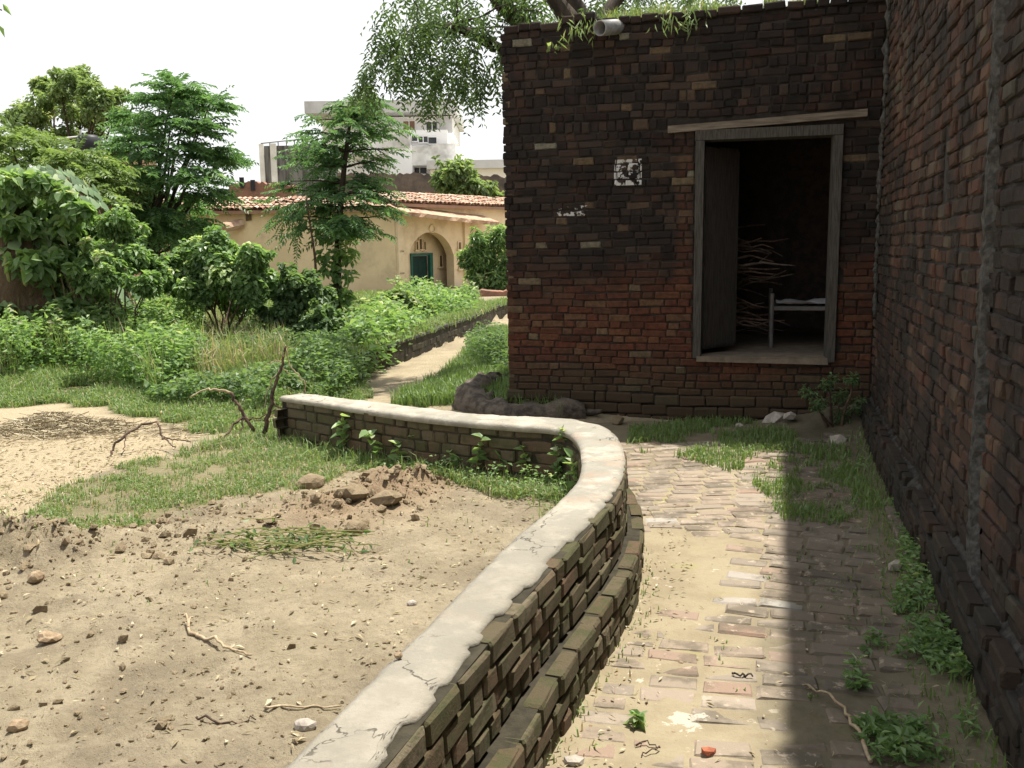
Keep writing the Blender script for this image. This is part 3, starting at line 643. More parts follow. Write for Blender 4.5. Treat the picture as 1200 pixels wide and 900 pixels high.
# ================================================================== TALL RIGHT-HAND WALL
RH = 4.93
rw = thing('tall_brick_wall', RW0, 'tall weathered red brick wall with a grey cement strip, in shade beside the path', 'wall')
mb = MB(); mb.box((-.6, .017, -.1), (12.0, .36, RH - .02), RW0, RWd); mb.out('wall_core', M['mortar_grey'], rw)
RBS = brick_set('wall_brick', 0.075, M['wallbrick'], 0.06, n=9, jit=1.9)
slot = [(3.36, 3.50, 2.02, 2.50), (4.60, 4.74, 1.3, RH), (4.66, 4.86, .62, 1.3), (4.72, 4.95, .3, .62)]
rr_ = flat_rows(RW0, RWd, lambda z: -.1, lambda z: 11.9, 0.32, RH, 0.0865, slot, 0.55, 0.010, full=0.24, half=.122, wob=.5)
pl_ = flat_rows(RW0 + RWn * .10, RWd, lambda z: .05, lambda z: 11.9, 0.0, 0.30, 0.085, (), 0.5, 0.010)
pl_ += [(a, b, c, d_ + random.uniform(-.03, .03), .86) for a, b, c, d_, e in flat_rows(RW0 + RWn * .092, RWd, lambda z: .05, lambda z: 11.9, 0.283, 0.352, 0.068, [(3.1, 3.35, .2, .4), (5.9, 6.0, .2, .4)], 0.35, 0.016, wob=.5)]
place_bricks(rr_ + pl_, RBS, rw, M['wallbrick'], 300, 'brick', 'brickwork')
mb = MB(); mb.box((0.0, -.088, -.1), (12.0, .02, .285), RW0, RWd); mb.out('plinth_core', M['mortar_grey'], rw)
us = np.linspace(0, 12, 260); V = []; Q = []
for k, u in enumerate(us):
    w_ = .070 + .03 * float(fbm(np.array([u * 3]), np.array([1.0]), 71)[0]); hz = .315 + .03 * float(fbm(np.array([u * 4]), np.array([4.0]), 73)[0])
    w_ += random.uniform(-.014, .010)
    for (n_, zz) in ((w_, hz - .03), (w_ - .006, hz - .008), (w_ * .5, hz + .01 + random.uniform(-.016, .012)), (-.01, hz + .05)):
        V.append(RW0 + RWd * u + RWn * n_ + np.array([0, 0, zz]))
for k in range(len(us) - 1):
    for i in range(3): Q.append([k * 4 + i, (k + 1) * 4 + i, (k + 1) * 4 + i + 1, k * 4 + i + 1])
build('plinth_ledge', V, np.array(Q), M['ledge'], rw, False)
# rough cement strip down the wall
zs = np.linspace(.34, RH, 90); V = []; Q = []; N = 6
for k, z_ in enumerate(zs):
    uc = np.interp(z_, [.3, .5, 1.38, 2.86, 4.6], [4.93, 4.80, 4.76, 4.70, 4.64])
    hw = np.interp(z_, [.3, .6, 1.4, 4.6], [.09, .075, .062, .05])
    for i in range(N):
        t_ = i / (N - 1) * 2 - 1
        V.append(RW0 + RWd * (uc + t_ * hw + random.uniform(-.014, .014)) + RWn * ((.026 if abs(t_) < .9 else -.012) + random.uniform(-.010, .010)) + np.array([0, 0, z_]))
for k in range(len(zs) - 1):
    for i in range(N - 1): Q.append([k * N + i, k * N + i + 1, (k + 1) * N + i + 1, (k + 1) * N + i])
build('cement_strip', V, np.array(Q), M['strip'], rw, False)
mb = MB()
for k in range(120):
    z_ = random.uniform(1.2, RH); u = .18 + .06 * math.sin(z_ * 2.3) + random.gauss(0, .03); r_ = random.uniform(.015, .05)
    c = RW0 + RWd * u + RWn * .012 + np.array([0, 0, z_])
    mb.tube([c - np.array([0, 0, r_ * 1.6]), c, c + np.array([0, 0, r_ * 1.6])], [r_ * .3, r_ * .7, r_ * .25], 5, .2)
o = mb.out('mortar_smear', M['strip'], rw, True); o['kind'] = 'stuff'

# ================================================================== LOW CURVED WALL
lw = thing('curved_low_wall', (0.3, 4.2, 0), 'low curved mossy brick wall with a pale cement top beside the path', 'wall')
def offs(p, k):
    t = np.gradient(p, axis=0); t /= np.linalg.norm(t, axis=1)[:, None]; return p + k * np.stack([t[:, 1], -t[:, 0]], 1)
def ribbon(prof, name, m, smooth=False, endcap=True):
    n = len(prof[0]); k = len(prof); V = np.concatenate(prof); Q = []
    for j in range(k):
        jj = (j + 1) % k
        for i in range(n - 1): Q.append([j * n + i, j * n + i + 1, jj * n + i + 1, jj * n + i])
    T = []
    if endcap:
        for e in (0, n - 1):
            for j in range(1, k - 1): T.append([e, j * n + e, (j + 1) * n + e] if e == 0 else [e, (j + 1) * n + e, j * n + e])
    return build(name, V, [np.array(Q)] + ([np.array(T)] if T else []), m, lw, smooth)
def lift(p, zz): return np.column_stack([p, np.broadcast_to(zz, len(p))])
o1 = offs(WO, -.016); i1 = offs(WI, .012)
ribbon([lift(offs(WO, .072), -.1), lift(offs(WO, .072), .262), lift(o1, .264), lift(o1, .596), lift(i1, .596), lift(i1, -.1)][::-1], 'wall_core', M['mortar_moss'])
# coping: ragged cement slab
n = 420; co = resamp(OUT, n); ci = resamp(INN, n); s = np.arange(n)
rag = -.028 - .03 * np.abs(fbm(s * .09, s * 0 + 3, 81)) * 2 - .02 * (vnoise(s * .35, s * 0, 83) > .72)
rag = rag * np.interp(np.linspace(0, 1, n), [0, .5, .62, 1], [1, 1, .25, .15])
co2 = co + (offs(co, 1.0) - co) * rag[:, None]; ci2 = ci + (offs(ci, 1.0) - ci) * (-.012 + .03 * fbm(s * .06, s * 0 + 9, 85))[:, None]
cols = 8; prof = [lift(co2, .585 + .006 * vnoise(s * .4, s * 0, 87))]
for c in range(cols + 1):
    f = c / cols; p = co2 * (1 - f) + ci2 * f
    zz = WALL_TOP - .004 + .016 * fbm(p[:, 0] * 5, p[:, 1] * 5, 89) + .010 * fbm(p[:, 0] * 20, p[:, 1] * 20, 91) - (.010 if c in (0, cols) else 0)
    prof.append(lift(p, zz))
prof.append(lift(ci2, .57))
cop = ribbon(prof[::-1], 'coping', M['cement'], True)
LBS = brick_set('low_wall_brick', 0.077, M['moss'], 0.07, n=10, jit=1.5)
def along(p, z0, z1, h, head, jy=.012, s0=0.0, s1=None, hs=1.0):
    s = np.concatenate([[0], np.cumsum(np.linalg.norm(np.diff(p, axis=0), axis=1))]); recs = []; z_ = z0 + h / 2; s1 = s1 or s[-1]
    while z_ < z1 - h * .3:
        u = s0 + random.uniform(0, .1)
        while u < s1 - .05:
            L = (.12 if random.random() < head else .24) * random.uniform(.9, 1.08); m_ = u + L / 2
            c = np.array([np.interp(m_, s, p[:, 0]), np.interp(m_, s, p[:, 1]), z_ + random.uniform(-.006, .006)])
            e = np.array([np.interp(m_ + .03, s, p[:, 0]) - np.interp(m_ - .03, s, p[:, 0]), np.interp(m_ + .03, s, p[:, 1]) - np.interp(m_ - .03, s, p[:, 1])])
            a = math.atan2(e[1], e[0]); c[:2] += np.array([math.sin(a), -math.cos(a)]) * random.uniform(-jy, jy)
            recs.append((c, a + random.uniform(-.025, .025), L - random.uniform(.008, .018), random.uniform(-.02, .02), random.uniform(.94, 1.04) * hs)); u += L
        z_ += h
    return recs
recs = along(OUT, .27, .515, .082, .6, .007) + along(OUT, .515, .60, .085, .15, .005, hs=1.02)
recs += along(offs(OUT, .085), 0.0, .19, .09, .55, .007) + along(offs(OUT, .088), .185, .272, .086, .12, .008)
recs += along(INN[::-1], .10, .59, .083, .6, .008)
e0, e1_ = WI[-1], WO[-1]
recs += along(np.linspace(OUT[-1], INN[-1], 12), .10, .59, .083, .5, .004)
place_bricks(recs, LBS, lw, M['moss'], 300, 'brick', 'brickwork')

# ================================================================== RETAINING WALL OF THE LANE
rp = resamp(RET, 60); rwl = thing('retaining_wall', (*rp[25], 0), 'dark mossy retaining wall along the lane below the yellow house', 'wall')
o_ = offs(rp, .10); i_ = offs(rp, -.22)
def ribbon2(prof, name, m, parent):
    n = len(prof[0]); k = len(prof); V = np.concatenate(prof); Q = [[j * n + i, j * n + i + 1, ((j + 1) % k) * n + i + 1, ((j + 1) % k) * n + i] for j in range(k) for i in range(n - 1)]
    T = [[e, j * n + e, (j + 1) * n + e] for e in (0, n - 1) for j in range(1, k - 1)]
    return build(name, V, [np.array(Q), np.array(T)], m, parent)
tz = .36 + .03 * fbm(np.arange(60) * .3, np.zeros(60), 95)
ribbon2([lift(o_, -.1), lift(o_, tz - .04), lift(i_, tz - .04), lift(i_, -.1)][::-1], 'wall_body', M['mortar_moss'], rwl)
o2 = offs(rp, .12); ribbon2([lift(o2, tz - .038), lift(o2, tz), lift(i_, tz + .01), lift(i_, tz - .038)][::-1], 'coping', M['strip'], rwl)
rb = []
for c, a, L, t_, hz in along(o_[:45] if False else dens(o_, .2), 0.0, .33, .11, .4, .012): rb.append((c, a, L, t_, 1.4))
DBS = {k_: [(lambda me_: (me_.materials.clear(), me_.materials.append(M['moss_dark']), (me_, *b_[1:]))[2])(b_[0].copy()) for b_ in v_] for k_, v_ in LBS.items()}
place_bricks(rb, DBS, rwl, M['moss_dark'], 160, 'brick', 'brickwork')

# ================================================================== FOLIAGE BUILDERS
def unit(v): return v / (np.linalg.norm(v, axis=-1, keepdims=True) + 1e-9)
def leaves(C, D, Nn, L, Wd, rnd, fold=0.25, shape='diamond'):
    """N leaves: base C, direction D, normal Nn; folded along the midrib"""
    N = len(C); D = unit(D); S = unit(np.cross(D, Nn)); Nn = np.cross(S, D)
    L = np.broadcast_to(L, (N,))[:, None]; Wd = np.broadcast_to(Wd, (N,))[:, None]
    if shape == 'diamond':
        V = np.stack([C, C + D * L * .45 + S * Wd * .5 + Nn * Wd * fold, C + D * L - Nn * L * .12, C + D * L * .45 - S * Wd * .5 + Nn * Wd * fold], 1)
        f = np.array([[0, 1, 2], [0, 2, 3]]); k = 4
    else:      # broad leaf: heart outline of 7 points
        V = np.stack([C, C + D * L * .0 + S * Wd * .35 + Nn * Wd * fold * .6, C + D * L * .35 + S * Wd * .5 + Nn * Wd * fold, C + D * L * .75 + S * Wd * .28 + Nn * Wd * fold * .3 - Nn * L * .05,
                      C + D * L - Nn * L * .15, C + D * L * .75 - S * Wd * .28 + Nn * Wd * fold * .3 - Nn * L * .05, C + D * L * .35 - S * Wd * .5 + Nn * Wd * fold, C - S * Wd * .35 + Nn * Wd * fold * .6], 1)
        f = np.array([[0, 1, 2], [0, 2, 3], [0, 3, 4], [0, 4, 5], [0, 5, 6], [0, 6, 7]]); k = 8
    F = (np.arange(N)[:, None, None] * k + f[None]).reshape(-1, 3)
    return V.reshape(-1, 3), F, np.repeat(rnd, k)
def rdir(n):
    v = R.normal(0, 1, (n, 3)); return unit(v)
def clump_leaves(centers, radii, per, L, Wd, up_bias=0.5, droop=0.3, shape='diamond', flat=0.7):
    """leaves through the shells of many clumps"""
    Cs, Ds, Ns, Rn = [], [], [], []
    for c, r, m in zip(centers, radii, per):
        v = rdir(m); rr = r * np.power(R.random(m), 0.45)[:, None]
        p = np.asarray(c) + v * rr * [1, 1, flat]
        n = unit(v * .6 + np.array([0, 0, up_bias]) + R.normal(0, .35, (m, 3)))
        d = unit(v + R.normal(0, .6, (m, 3)) - np.array([0, 0, droop])); d = d - n * np.sum(d * n, 1)[:, None] * 0.8
        base = R.normal(0.45, .16); tone = np.clip(base + 0.18 * (v[:, 2]) + R.normal(0, .17, m), 0, 1)  # upper leaves lighter; gives the shrubs their painted sunlit tops
        Cs.append(p); Ds.append(d); Ns.append(n); Rn.append(tone)
    C = np.concatenate(Cs); N = len(C)
    return leaves(C, np.concatenate(Ds), np.concatenate(Ns), L * R.uniform(.7, 1.25, N), Wd * R.uniform(.7, 1.2, N), np.concatenate(Rn), shape=shape)
def fronds(base, dirs, length, pairs, ll, lw_, droop, tone=0.45):
    """pinnate sprays: leaflets in pairs along a drooping rachis"""
    Fn_ = len(base); base = np.asarray(base); dirs = unit(np.asarray(dirs)); length = np.broadcast_to(length, (Fn_,))
    side = unit(np.cross(dirs, np.array([0, 0, 1.0]) + R.normal(0, .25, (Fn_, 3)))); nrm = np.cross(side, dirs)
    t0 = np.clip(R.normal(tone, .15, Fn_), 0, 1); Cs, Ds, Ns, Ls, Rn = [], [], [], [], []
    for k in range(pairs):
        f = (k + .8) / pairs
        p = base + dirs * (f * length)[:, None] + np.array([0, 0, -1]) * (droop * length * f * f)[:, None]
        t = unit(dirs + np.array([0, 0, -2 * droop * f])) if droop else dirs
        for sgn in (-1, 1):
            d = unit(side * sgn + t * .55 + R.normal(0, .18, (Fn_, 3)) - np.array([0, 0, .15]))
            Cs.append(p); Ds.append(d); Ns.append(nrm + R.normal(0, .25, (Fn_, 3))); Ls.append(ll * (1.1 - .5 * abs(f - .45)) * R.uniform(.8, 1.15, Fn_))
            Rn.append(np.clip(t0 + R.normal(0, .08, Fn_), 0, 1))
    Lc = np.concatenate(Ls)
    return leaves(np.concatenate(Cs), np.concatenate(Ds), np.concatenate(Ns), Lc, Lc * lw_, np.concatenate(Rn))
def foliage(name, parts, m, parent=None):
    mb = MB()
    for V, F, r in parts: mb.add(V, None, F, r)
    return mb.out(name, m, parent, False, True)
def pxc(lst, Y, spread, rs=1.0):
    """crown clumps named by where they show, spread in depth about distance Y"""
    cs, rs_ = [], []
    for q in lst:
        yy = Y + random.uniform(-spread, spread) + (q[3] if len(q) > 3 else 0); cs.append(PY(q[0], q[1], yy)); rs_.append(q[2] * yy / FPX * rs)
    return cs, rs_
def limb(mb, a, b, r0_, r1_, n=6, wob=.06, seg=6, sag=0.0):
    a = np.asarray(a, float); b = np.asarray(b, float); L = np.linalg.norm(b - a); t = np.linspace(0, 1, seg)[:, None]
    p = a + (b - a) * t + R.normal(0, wob * L / seg, (seg, 3)) * (t * (1 - t) * 4) + np.array([0, 0, 1]) * sag * L * (t * (1 - t))
    p[0] = a; p[-1] = b
    mb.tube(p, np.linspace(r0_, r1_, seg), n, .07); return p
def gz(x, y): return float(zground(np.array([float(x)]), np.array([float(y)]))[0])

# ================================================================== GRASS
def blades(pts, h, lean=.5, wid=.006, tone=.4, sd=.2):
    N = len(pts); h = np.broadcast_to(h, (N,)) * R.uniform(.5, 1.35, N); a = R.uniform(0, 2 * math.pi, N)
    d = np.stack([np.cos(a), np.sin(a), np.zeros(N)], 1); w = np.stack([-np.sin(a), np.cos(a), np.zeros(N)], 1) * (wid * R.uniform(.6, 1.5, N))[:, None]
    ln = (np.abs(R.normal(0, lean, N)) * h)[:, None]; Z = np.array([0, 0, 1.0])
    m = pts + d * ln * .35 + Z * (h * .6)[:, None]; t = pts + d * ln + Z * (h * np.clip(1 - .35 * ln[:, 0] / h, .3, 1))[:, None]
    b = pts - Z * .01
    V = np.stack([b - w, b + w, m - w * .7, m + w * .7, t], 1).reshape(-1, 3); i = np.arange(N)[:, None] * 5
    Q = np.concatenate([i, i + 1, i + 3, i + 2], 1); T = np.concatenate([i + 2, i + 3, i + 4], 1)
    return V, Q, T, np.repeat(np.clip(R.normal(tone, sd, N), 0, 1), 5)
def scatter(x0, x1, y0, y1, n, test):
    x = R.uniform(x0, x1, n); y = R.uniform(y0, y1, n); k = test(x, y); return x[k], y[k]
def gpts(x, y, zf=zground): return np.stack([x, y, zf(x, y)], 1)
def grass_patch(name, sets, label=None):
    mb = MB()
    for V, Q, T, r in sets: mb.add(V, Q, T, r)
    o = mb.out(name, M['grass'], None, False, True, origin=np.zeros(3)); tag(o, label, None, None, 'stuff'); return o
sets = []
x, y = scatter(-4.6, .45, 3.9, 8.0, 230000, lambda x, y: masks(x, y)[0] & (fbm(x * 3, y * 3, 101) > -.07 + .2 * (R.random(len(x)) - .5)))
k = R.random(len(x)) < .5
sets.append(blades(gpts(x[k], y[k]), .045 + .05 * sstep(6.0, 6.8, y[k] + .4 * x[k]), .95, .0032, .52, .28))
x, y = scatter(-2.2, .42, 5.2, 8.0, 9000, lambda x, y: (side_dist(x, y)[0] > .12) & (side_dist(x, y)[0] < .12 + .35 * R.random(len(x))))
sets.append(blades(gpts(x, y), .13, .7, .004, .45, .2))
x, y = scatter(-6, .3, 4.0, 7, 2500, lambda x, y: (side_dist(x, y)[0] > .15) & (R.random(len(x)) < .2)); sets.append(blades(gpts(x, y), .03, .9, .003, .75, .2))
x, y = scatter(-4.6, .45, 3.9, 8.2, 26000, lambda x, y: masks(x + R.normal(0, .28, len(x)), y + R.normal(0, .35, len(x)))[0] & (side_dist(x, y)[0] > .14) & (fbm(x * 5, y * 5, 105) > .03)); sets.append(blades(gpts(x, y), .04, .95, .0032, .6, .28))
LUSH = pxpoly([(380, 512), (500, 520), (690, 536), (690, 588), (610, 588), (520, 560), (430, 545)], .24)
x, y = scatter(-2.2, .45, 4.6, 8, 60000, lambda x, y: (side_dist(x, y)[0] > .12) & inpoly(x + .15 * fbm(x * 4, y * 4, 5), y + .2 * fbm(x * 4, y * 4, 6), LUSH) & (fbm(x * 3, y * 3, 103) > -.12)); sets.append(blades(gpts(x, y), .085, .8, .0035, .55, .25))
grass_patch('grass', sets, 'short sunlit grass band across the yard behind the dirt heap')
sets = []
x, y = scatter(-10, -1.2, 7.5, 13.5, 150000, lambda x, y: masks(x, y)[2] & (fbm(x * 1.2, y * 1.2, 111) > -.12))
sets.append(blades(gpts(x, y), .08 + .07 * sstep(9, 12, y), .8, .006, .45, .25))
x, y = scatter(-11, .2, 13, 30, 110000, lambda x, y: masks(x, y)[2] & (x < .02 * y - .4)); sets.append(blades(gpts(x, y), .14 + .05 * fbm(x, y, 113), .7, .010, .5, .22))
WZ0 = pxpoly([(-300, 340), (140, 350), (240, 385), (240, 430), (190, 455), (60, 440), (-200, 445)], .3)
TALL = pxpoly([(130, 345), (200, 360), (330, 395), (340, 425), (250, 440), (180, 430), (120, 390)], .3)
x, y = scatter(-9, -2, 9, 17, 30000, lambda x, y: inpoly(x, y, WZ0) & (fbm(x * 1.1, y * 1.1, 119) > .0)); sets.append(blades(gpts(x, y), .62, .5, .006, .6, .25))
x, y = scatter(-8, -2, 9, 19, 40000, lambda x, y: inpoly(x, y, TALL) & (fbm(x * 1.5, y * 1.5, 117) > -.1)); sets.append(blades(gpts(x, y), .42, .6, .006, .72, .2))
x = R.uniform(0, 1, 7000); kx = (x * (len(RET) - 1)).astype(int); q2 = RET[kx] + R.normal(0, .12, (7000, 2)) + [-.12, 0]; sets.append(blades(np.column_stack([q2, np.full(7000, .34)]), .16, .9, .007, .5, .2))
grass_patch('grass', sets, 'grass of the overgrown ground behind the yard')
sets = []
LG = lambda x, y: masks(x, y)[3] & (y > 6.75 - .55 * x)
x, y = scatter(-2, 1.0, 7, 20, 90000, LG); sets.append(blades(gpts(x, y), .17, .45, .007, .30, .16))
grass_patch('grass', sets, 'lush grass tongue between the lane and the brick building')
# grass over the path, at the building's foot and by the tall wall
def zp(x, y): return np.array([zpath(a, b) for a, b in zip(x, y)])
GP = pxpoly([(738, 512), (850, 498), (990, 530), (1020, 580), (1035, 610), (985, 620), (915, 612), (905, 585), (870, 560), (800, 540), (738, 535)], 0)
GD = pxpoly([(800, 508), (900, 505), (1000, 540), (960, 560), (880, 540)], 0)
def tp(x, y):
    jx = x + .15 * fbm(x * 4, y * 4, 121); jy = y + .2 * fbm(x * 4, y * 4, 123); return inpoly(jx, jy, GP) & (fbm(x * 3, y * 3, 125) > -.10 + .1 * R.random(len(x)))
x, y = scatter(.6, 3.4, 5.4, 9.2, 32000, tp); sets = [blades(gpts(x, y, zp), .075, .6, .0045, .42, .18)]
dR = lambda x, y: (x - RW0[0]) * RWn[0] + (y - RW0[1]) * RWn[1]
x, y = scatter(1.0, 3.4, 2.4, 8.2, 60000, lambda x, y: (dR(x, y) > .1) & (dR(x, y) < .14 + .30 * R.random(len(x)) ** 2) & (R.random(len(x)) < .30)); sets.append(blades(gpts(x, y, zp), .06, .7, .004, .35, .18))
x, y = scatter(.1, .8, 2.6, 6.0, 6000, lambda x, y: (side_dist(x, y)[0] < -.18) & (side_dist(x, y)[0] > -.22 - .14 * R.random(len(x))) & (R.random(len(x)) < .28)); sets.append(blades(gpts(x, y, zp), .035, .8, .004, .6, .25))
x, y = scatter(.9, 3.2, 2.5, 7.6, 26000, lambda x, y: (dR(x, y) > .15) & (dR(x, y) < 1.15) & (fbm(x * 2.5, y * 2.5, 127) + .6 * fbm(x * 9, y * 9, 128) > .10))
a_ = (x - RW0[0]) * RWd[0] + (y - RW0[1]) * RWd[1]; k = np.abs(((a_ / .121) % 1) - .5) > .36; sets.append(blades(gpts(x[k], y[k], zp), .026, .9, .004, .40, .2))
grass_patch('grass', sets, 'grass growing over the brick path in front of the building')
# grass on the roof edge
x = R.uniform(.1, 3.4, 7000); v = R.uniform(.0, .5, 7000); k = (x > 1.0) | (R.random(7000) < .12); k &= fbm(x * 2.5, v, 131) > -.12; x = x[k]; v = v[k]
pts = FA + x[:, None] * Fd - (v[:, None] + .04) * Fn; pts[:, 2] = FH + .02 + .05 * sstep(1.2, 3.0, x)
sets = [blades(pts, .15 + .06 * fbm(x * 4, v, 135), .5, .004, .6, .2)]
grass_patch('grass', sets, 'pale grass growing along the roof edge of the brick building')

# ground-cover weeds: broad small leaves
def weeds(name, n, box_, test, h, L, Wd, m, label, zf=zground, tone=.45):
    x, y = scatter(*box_, n, test); N = len(x); hh = h * R.random(N) ** .7 * np.clip(1 + 2.2 * fbm(x * .9, y * .9, 141) + 1.6 * fbm(x * 3.5, y * 3.5, 142), .1, 2.4)
    C = gpts(x, y, zf); C[:, 2] += hh
    a = R.uniform(0, 2 * math.pi, N); D = np.stack([np.cos(a), np.sin(a), R.uniform(-.5, .6, N)], 1); Nn = unit(np.array([0, 0, 1.0]) + R.normal(0, .45, (N, 3)))
    L = L * np.clip(1 + 1.3 * fbm(x * 1.6, y * 1.6, 144), .45, 1.6); r = np.clip(tone + .6 * fbm(x * 2, y * 2, 143) + .25 * (hh / h - .5) + R.normal(0, .14, N), 0, 1)
    V, F, rr2 = leaves(C, D, Nn, L * R.uniform(.6, 1.4, N), Wd * R.uniform(.6, 1.3, N), r)
    o = foliage(name, [(V, F, rr2)], m); tag(o, label, None, None, 'stuff')
WZ = pxpoly([(-700, 330), (0, 345), (140, 350), (240, 385), (240, 430), (190, 455), (60, 440), (-200, 445), (-700, 430)], .3)
WD = pxpoly([(220, 400), (330, 385), (430, 400), (430, 440), (340, 465), (250, 485), (170, 462)], .28)
weeds('weeds', 95000, (-9, -2, 8.5, 17), lambda x, y: inpoly(x, y, WZ) & (fbm(x, y, 145) > -.15), 0.55, .085, .052, M['weed'], 'sunlit broad-leaved weeds covering the ground below the creeper')
weeds('weeds', 34000, (-5, -1.4, 8, 15), lambda x, y: inpoly(x, y, WD) & (fbm(x * 1.3, y * 1.3, 147) > -.06), .28, .075, .05, M['weed_dark'], 'dark green weeds and clover below the large shrub', tone=.5)
BANKW = pxpoly([(400, 400), (430, 380), (470, 352), (560, 352), (555, 366), (500, 385), (430, 420)], .35)
weeds('weeds', 22000, (-4, 0, 12, 28), lambda x, y: inpoly(x, y, BANKW) & (fbm(x * .8, y * .8, 151) > -.02), .40, .12, .08, M['weed'], 'bright weeds on the grassy bank before the ochre house')
weeds('weeds', 9000, (-2.2, .45, 4.6, 8), lambda x, y: (side_dist(x, y)[0] > .14) & inpoly(x, y, LUSH) & (fbm(x * 2.5, y * 2.5, 153) > .02), .13, .035, .02, M['weed'], 'small leafy weeds in the grass along the inside of the low wall')
CORN = [tuple(P(*q, .1)[:2]) for q in [(545, 400), (575, 385), (592, 392), (594, 450), (575, 440), (552, 425)]]
weeds('weeds', 9000, (-1, .3, 9.5, 20), lambda x, y: inpoly(x, y, CORN), .38, .075, .04, M['weed_dark'], 'leafy weeds in the shade at the left corner of the brick building')
RWP = pxpoly([(1055, 640), (1090, 655), (1130, 740), (1160, 860), (1140, 910), (1030, 905), (985, 840), (1000, 780), (1045, 735)], 0)
RW2 = pxpoly([(1040, 560), (1060, 590), (1100, 660), (1120, 720), (1085, 690), (1050, 620)], 0)
weeds('weeds', 40000, (1.0, 2.8, 2.3, 6.5), lambda x, y: (inpoly(x + .1 * fbm(x * 6, y * 6, 3), y + .2 * fbm(x * 5, y * 5, 4), RWP) & (fbm(x * 5, y * 5, 149) > .02)) | (inpoly(x, y, RW2) & (R.random(len(x)) < .3)), .075, .034, .022, M['weed'], 'small weeds spreading over the shaded bricks at the foot of the tall wall', zp)

# ================================================================== TREES AND SHRUBS
# neem tree behind the brick building
tb = np.array([1.35, 14.2, 0]); t = thing('neem_tree', tb, 'large tree rising behind the brick building with drooping foliage over its corner', 'tree')
mb = MB(); f0 = PY(690, 60, 14.2)
limb(mb, tb, f0, .30, .22, 10, .03)
L1 = [PY(640, 80, 13.6), PY(613, 32, 13.3), PY(585, 2, 13.1), PY(550, -50, 12.8)]
mb.tube([f0] + L1, [.2, .15, .12, .10, .06], 8, .08)
L2 = [PY(630, 80, 13.6), PY(580, 54, 13.4), PY(535, 31, 13.2), PY(490, 30, 13.0)]
mb.tube([f0] + L2, [.16, .10, .075, .06, .015], 8, .08)
L3 = [PY(664, 20, 14.0), PY(647, -5, 13.9), PY(630, -60, 13.6)]; mb.tube([f0] + L3, [.2, .13, .11, .08], 8, .08)
L4 = [PY(684, 22, 14.3), PY(668, -6, 14.3), PY(690, -80, 14.6)]; mb.tube([f0] + L4, [.2, .12, .12, .08], 8, .08)
L5 = [PY(706, 20, 14.4), PY(735, -15, 14.6), PY(800, -40, 14.9)]; mb.tube([f0] + L5, [.2, .11, .09, .05], 8, .08)
tips = []
for Ls in (L1, L2, L3, L4, L5):
    for k in range(14):
        a = Ls[1 + k % (len(Ls) - 1)]; b = a + rdir(1)[0] * random.uniform(.5, 1.3) * [1, 1, .5]; limb(mb, a, b, .018, .005, 5, .15)
nl = [(470, 18, 22), (500, 12, 24), (535, 15, 22), (455, 50, 18), (485, 50, 25), (520, 48, 26), (560, 12, 18), (440, 82, 14), (470, 78, 18), (502, 82, 18), (530, 78, 20), (552, 62, 16), (545, 100, 12), (565, 90, 14), (505, 108, 8),

      (428, 100, 10), (480, -20, 30), (540, -25, 30), (600, -25, 25), (630, 5, 12), (610, -5, 14), (660, -15, 22), (720, -12, 22), (770, -10, 24), (820, -15, 25), (760, 8, 14), (790, 12, 12), (735, 10, 12), (700, 5, 10), (850, -5, 14), (640, 20, 8), (575, 35, 6), (590, 60, 5), (590, 60, 4)]
base, dr_ = [], []
for (a, b, r) in nl:
    k = int(6 + r * 0.72); c, rr1 = pxc([(a, b, r)], 13.2 if a < 640 else 14.6, .7); p = c[0] + rdir(k) * rr1[0] * np.power(R.random(k), .4)[:, None] * [1, 1.3, 1]
    base.append(p); dr_.append(rdir(k) * [1, 1, .5] + [(-.25 if a < 640 else 0), 0, -.95])
base = np.concatenate(base); dr_ = np.concatenate(dr_)
foliage('crown', [fronds(base, dr_, R.uniform(.28, .5, len(base)), 7, .105, .34, .35, .45)], M['neem'], t)
mb.out('trunk', M['bark'], t, True)

# slender layered tree in the middle
tb = PY(396, 378, 16.5); tb[2] = gz(tb[0], tb[1]); t = thing('layered_tree', tb, 'slender tree with feathery layered branches and a vine-clad trunk before the ochre house', 'tree')
mb = MB(); ptsT = [tb] + [PY(*q) for q in [(395, 310, 16.5), (399, 240, 16.5), (404, 190, 16.5), (409, 150, 16.5), (420, 105, 16.5)]]
mb.tube(ptsT, [.085, .07, .055, .045, .03, .012], 7, .06)
base, dr_ = [], []
tiers = [(118, 395, 442), (132, 372, 452), (150, 358, 462), (168, 350, 455), (186, 345, 447), (205, 338, 440), (218, 328, 452), (234, 322, 455), (250, 335, 458), (264, 352, 440)]
for (yy, xa, xb) in tiers:
    xc = np.interp(yy, [100, 190, 300], [420, 404, 395])
    for k in range(7):
        ex = random.uniform(xa, xb) if k > 2 else (xa, xb, (xa + xb) / 2)[k]; dep = random.uniform(-.8, .8) if k > 1 else random.uniform(-.3, .3)
        a = PY(xc, yy + 10, 16.5); b = PY(ex, yy + random.uniform(-5, 5) + 5, 16.5 + dep)
        pp = limb(mb, a, b, .022, .006, 5, .08, 6, .12)
        for q in pp[1:]:
            for s_ in range(2):
                base.append(q + R.normal(0, .05, 3)); v = unit(b - a) + rdir(1)[0] * .9; v[2] = v[2] * .35 - .12; dr_.append(v)
foliage('crown', [fronds(np.array(base), np.array(dr_), R.uniform(.28, .48, len(base)), 9, .11, .34, .2, .42)], M['darktree'], t)
vc = pxc([(388, 275, 16), (405, 270, 14), (398, 295, 15), (408, 300, 12), (388, 315, 14), (402, 322, 14), (393, 340, 14), (405, 348, 10), (384, 300, 12), (415, 262, 10), (395, 360, 14)], 16.4, .2)
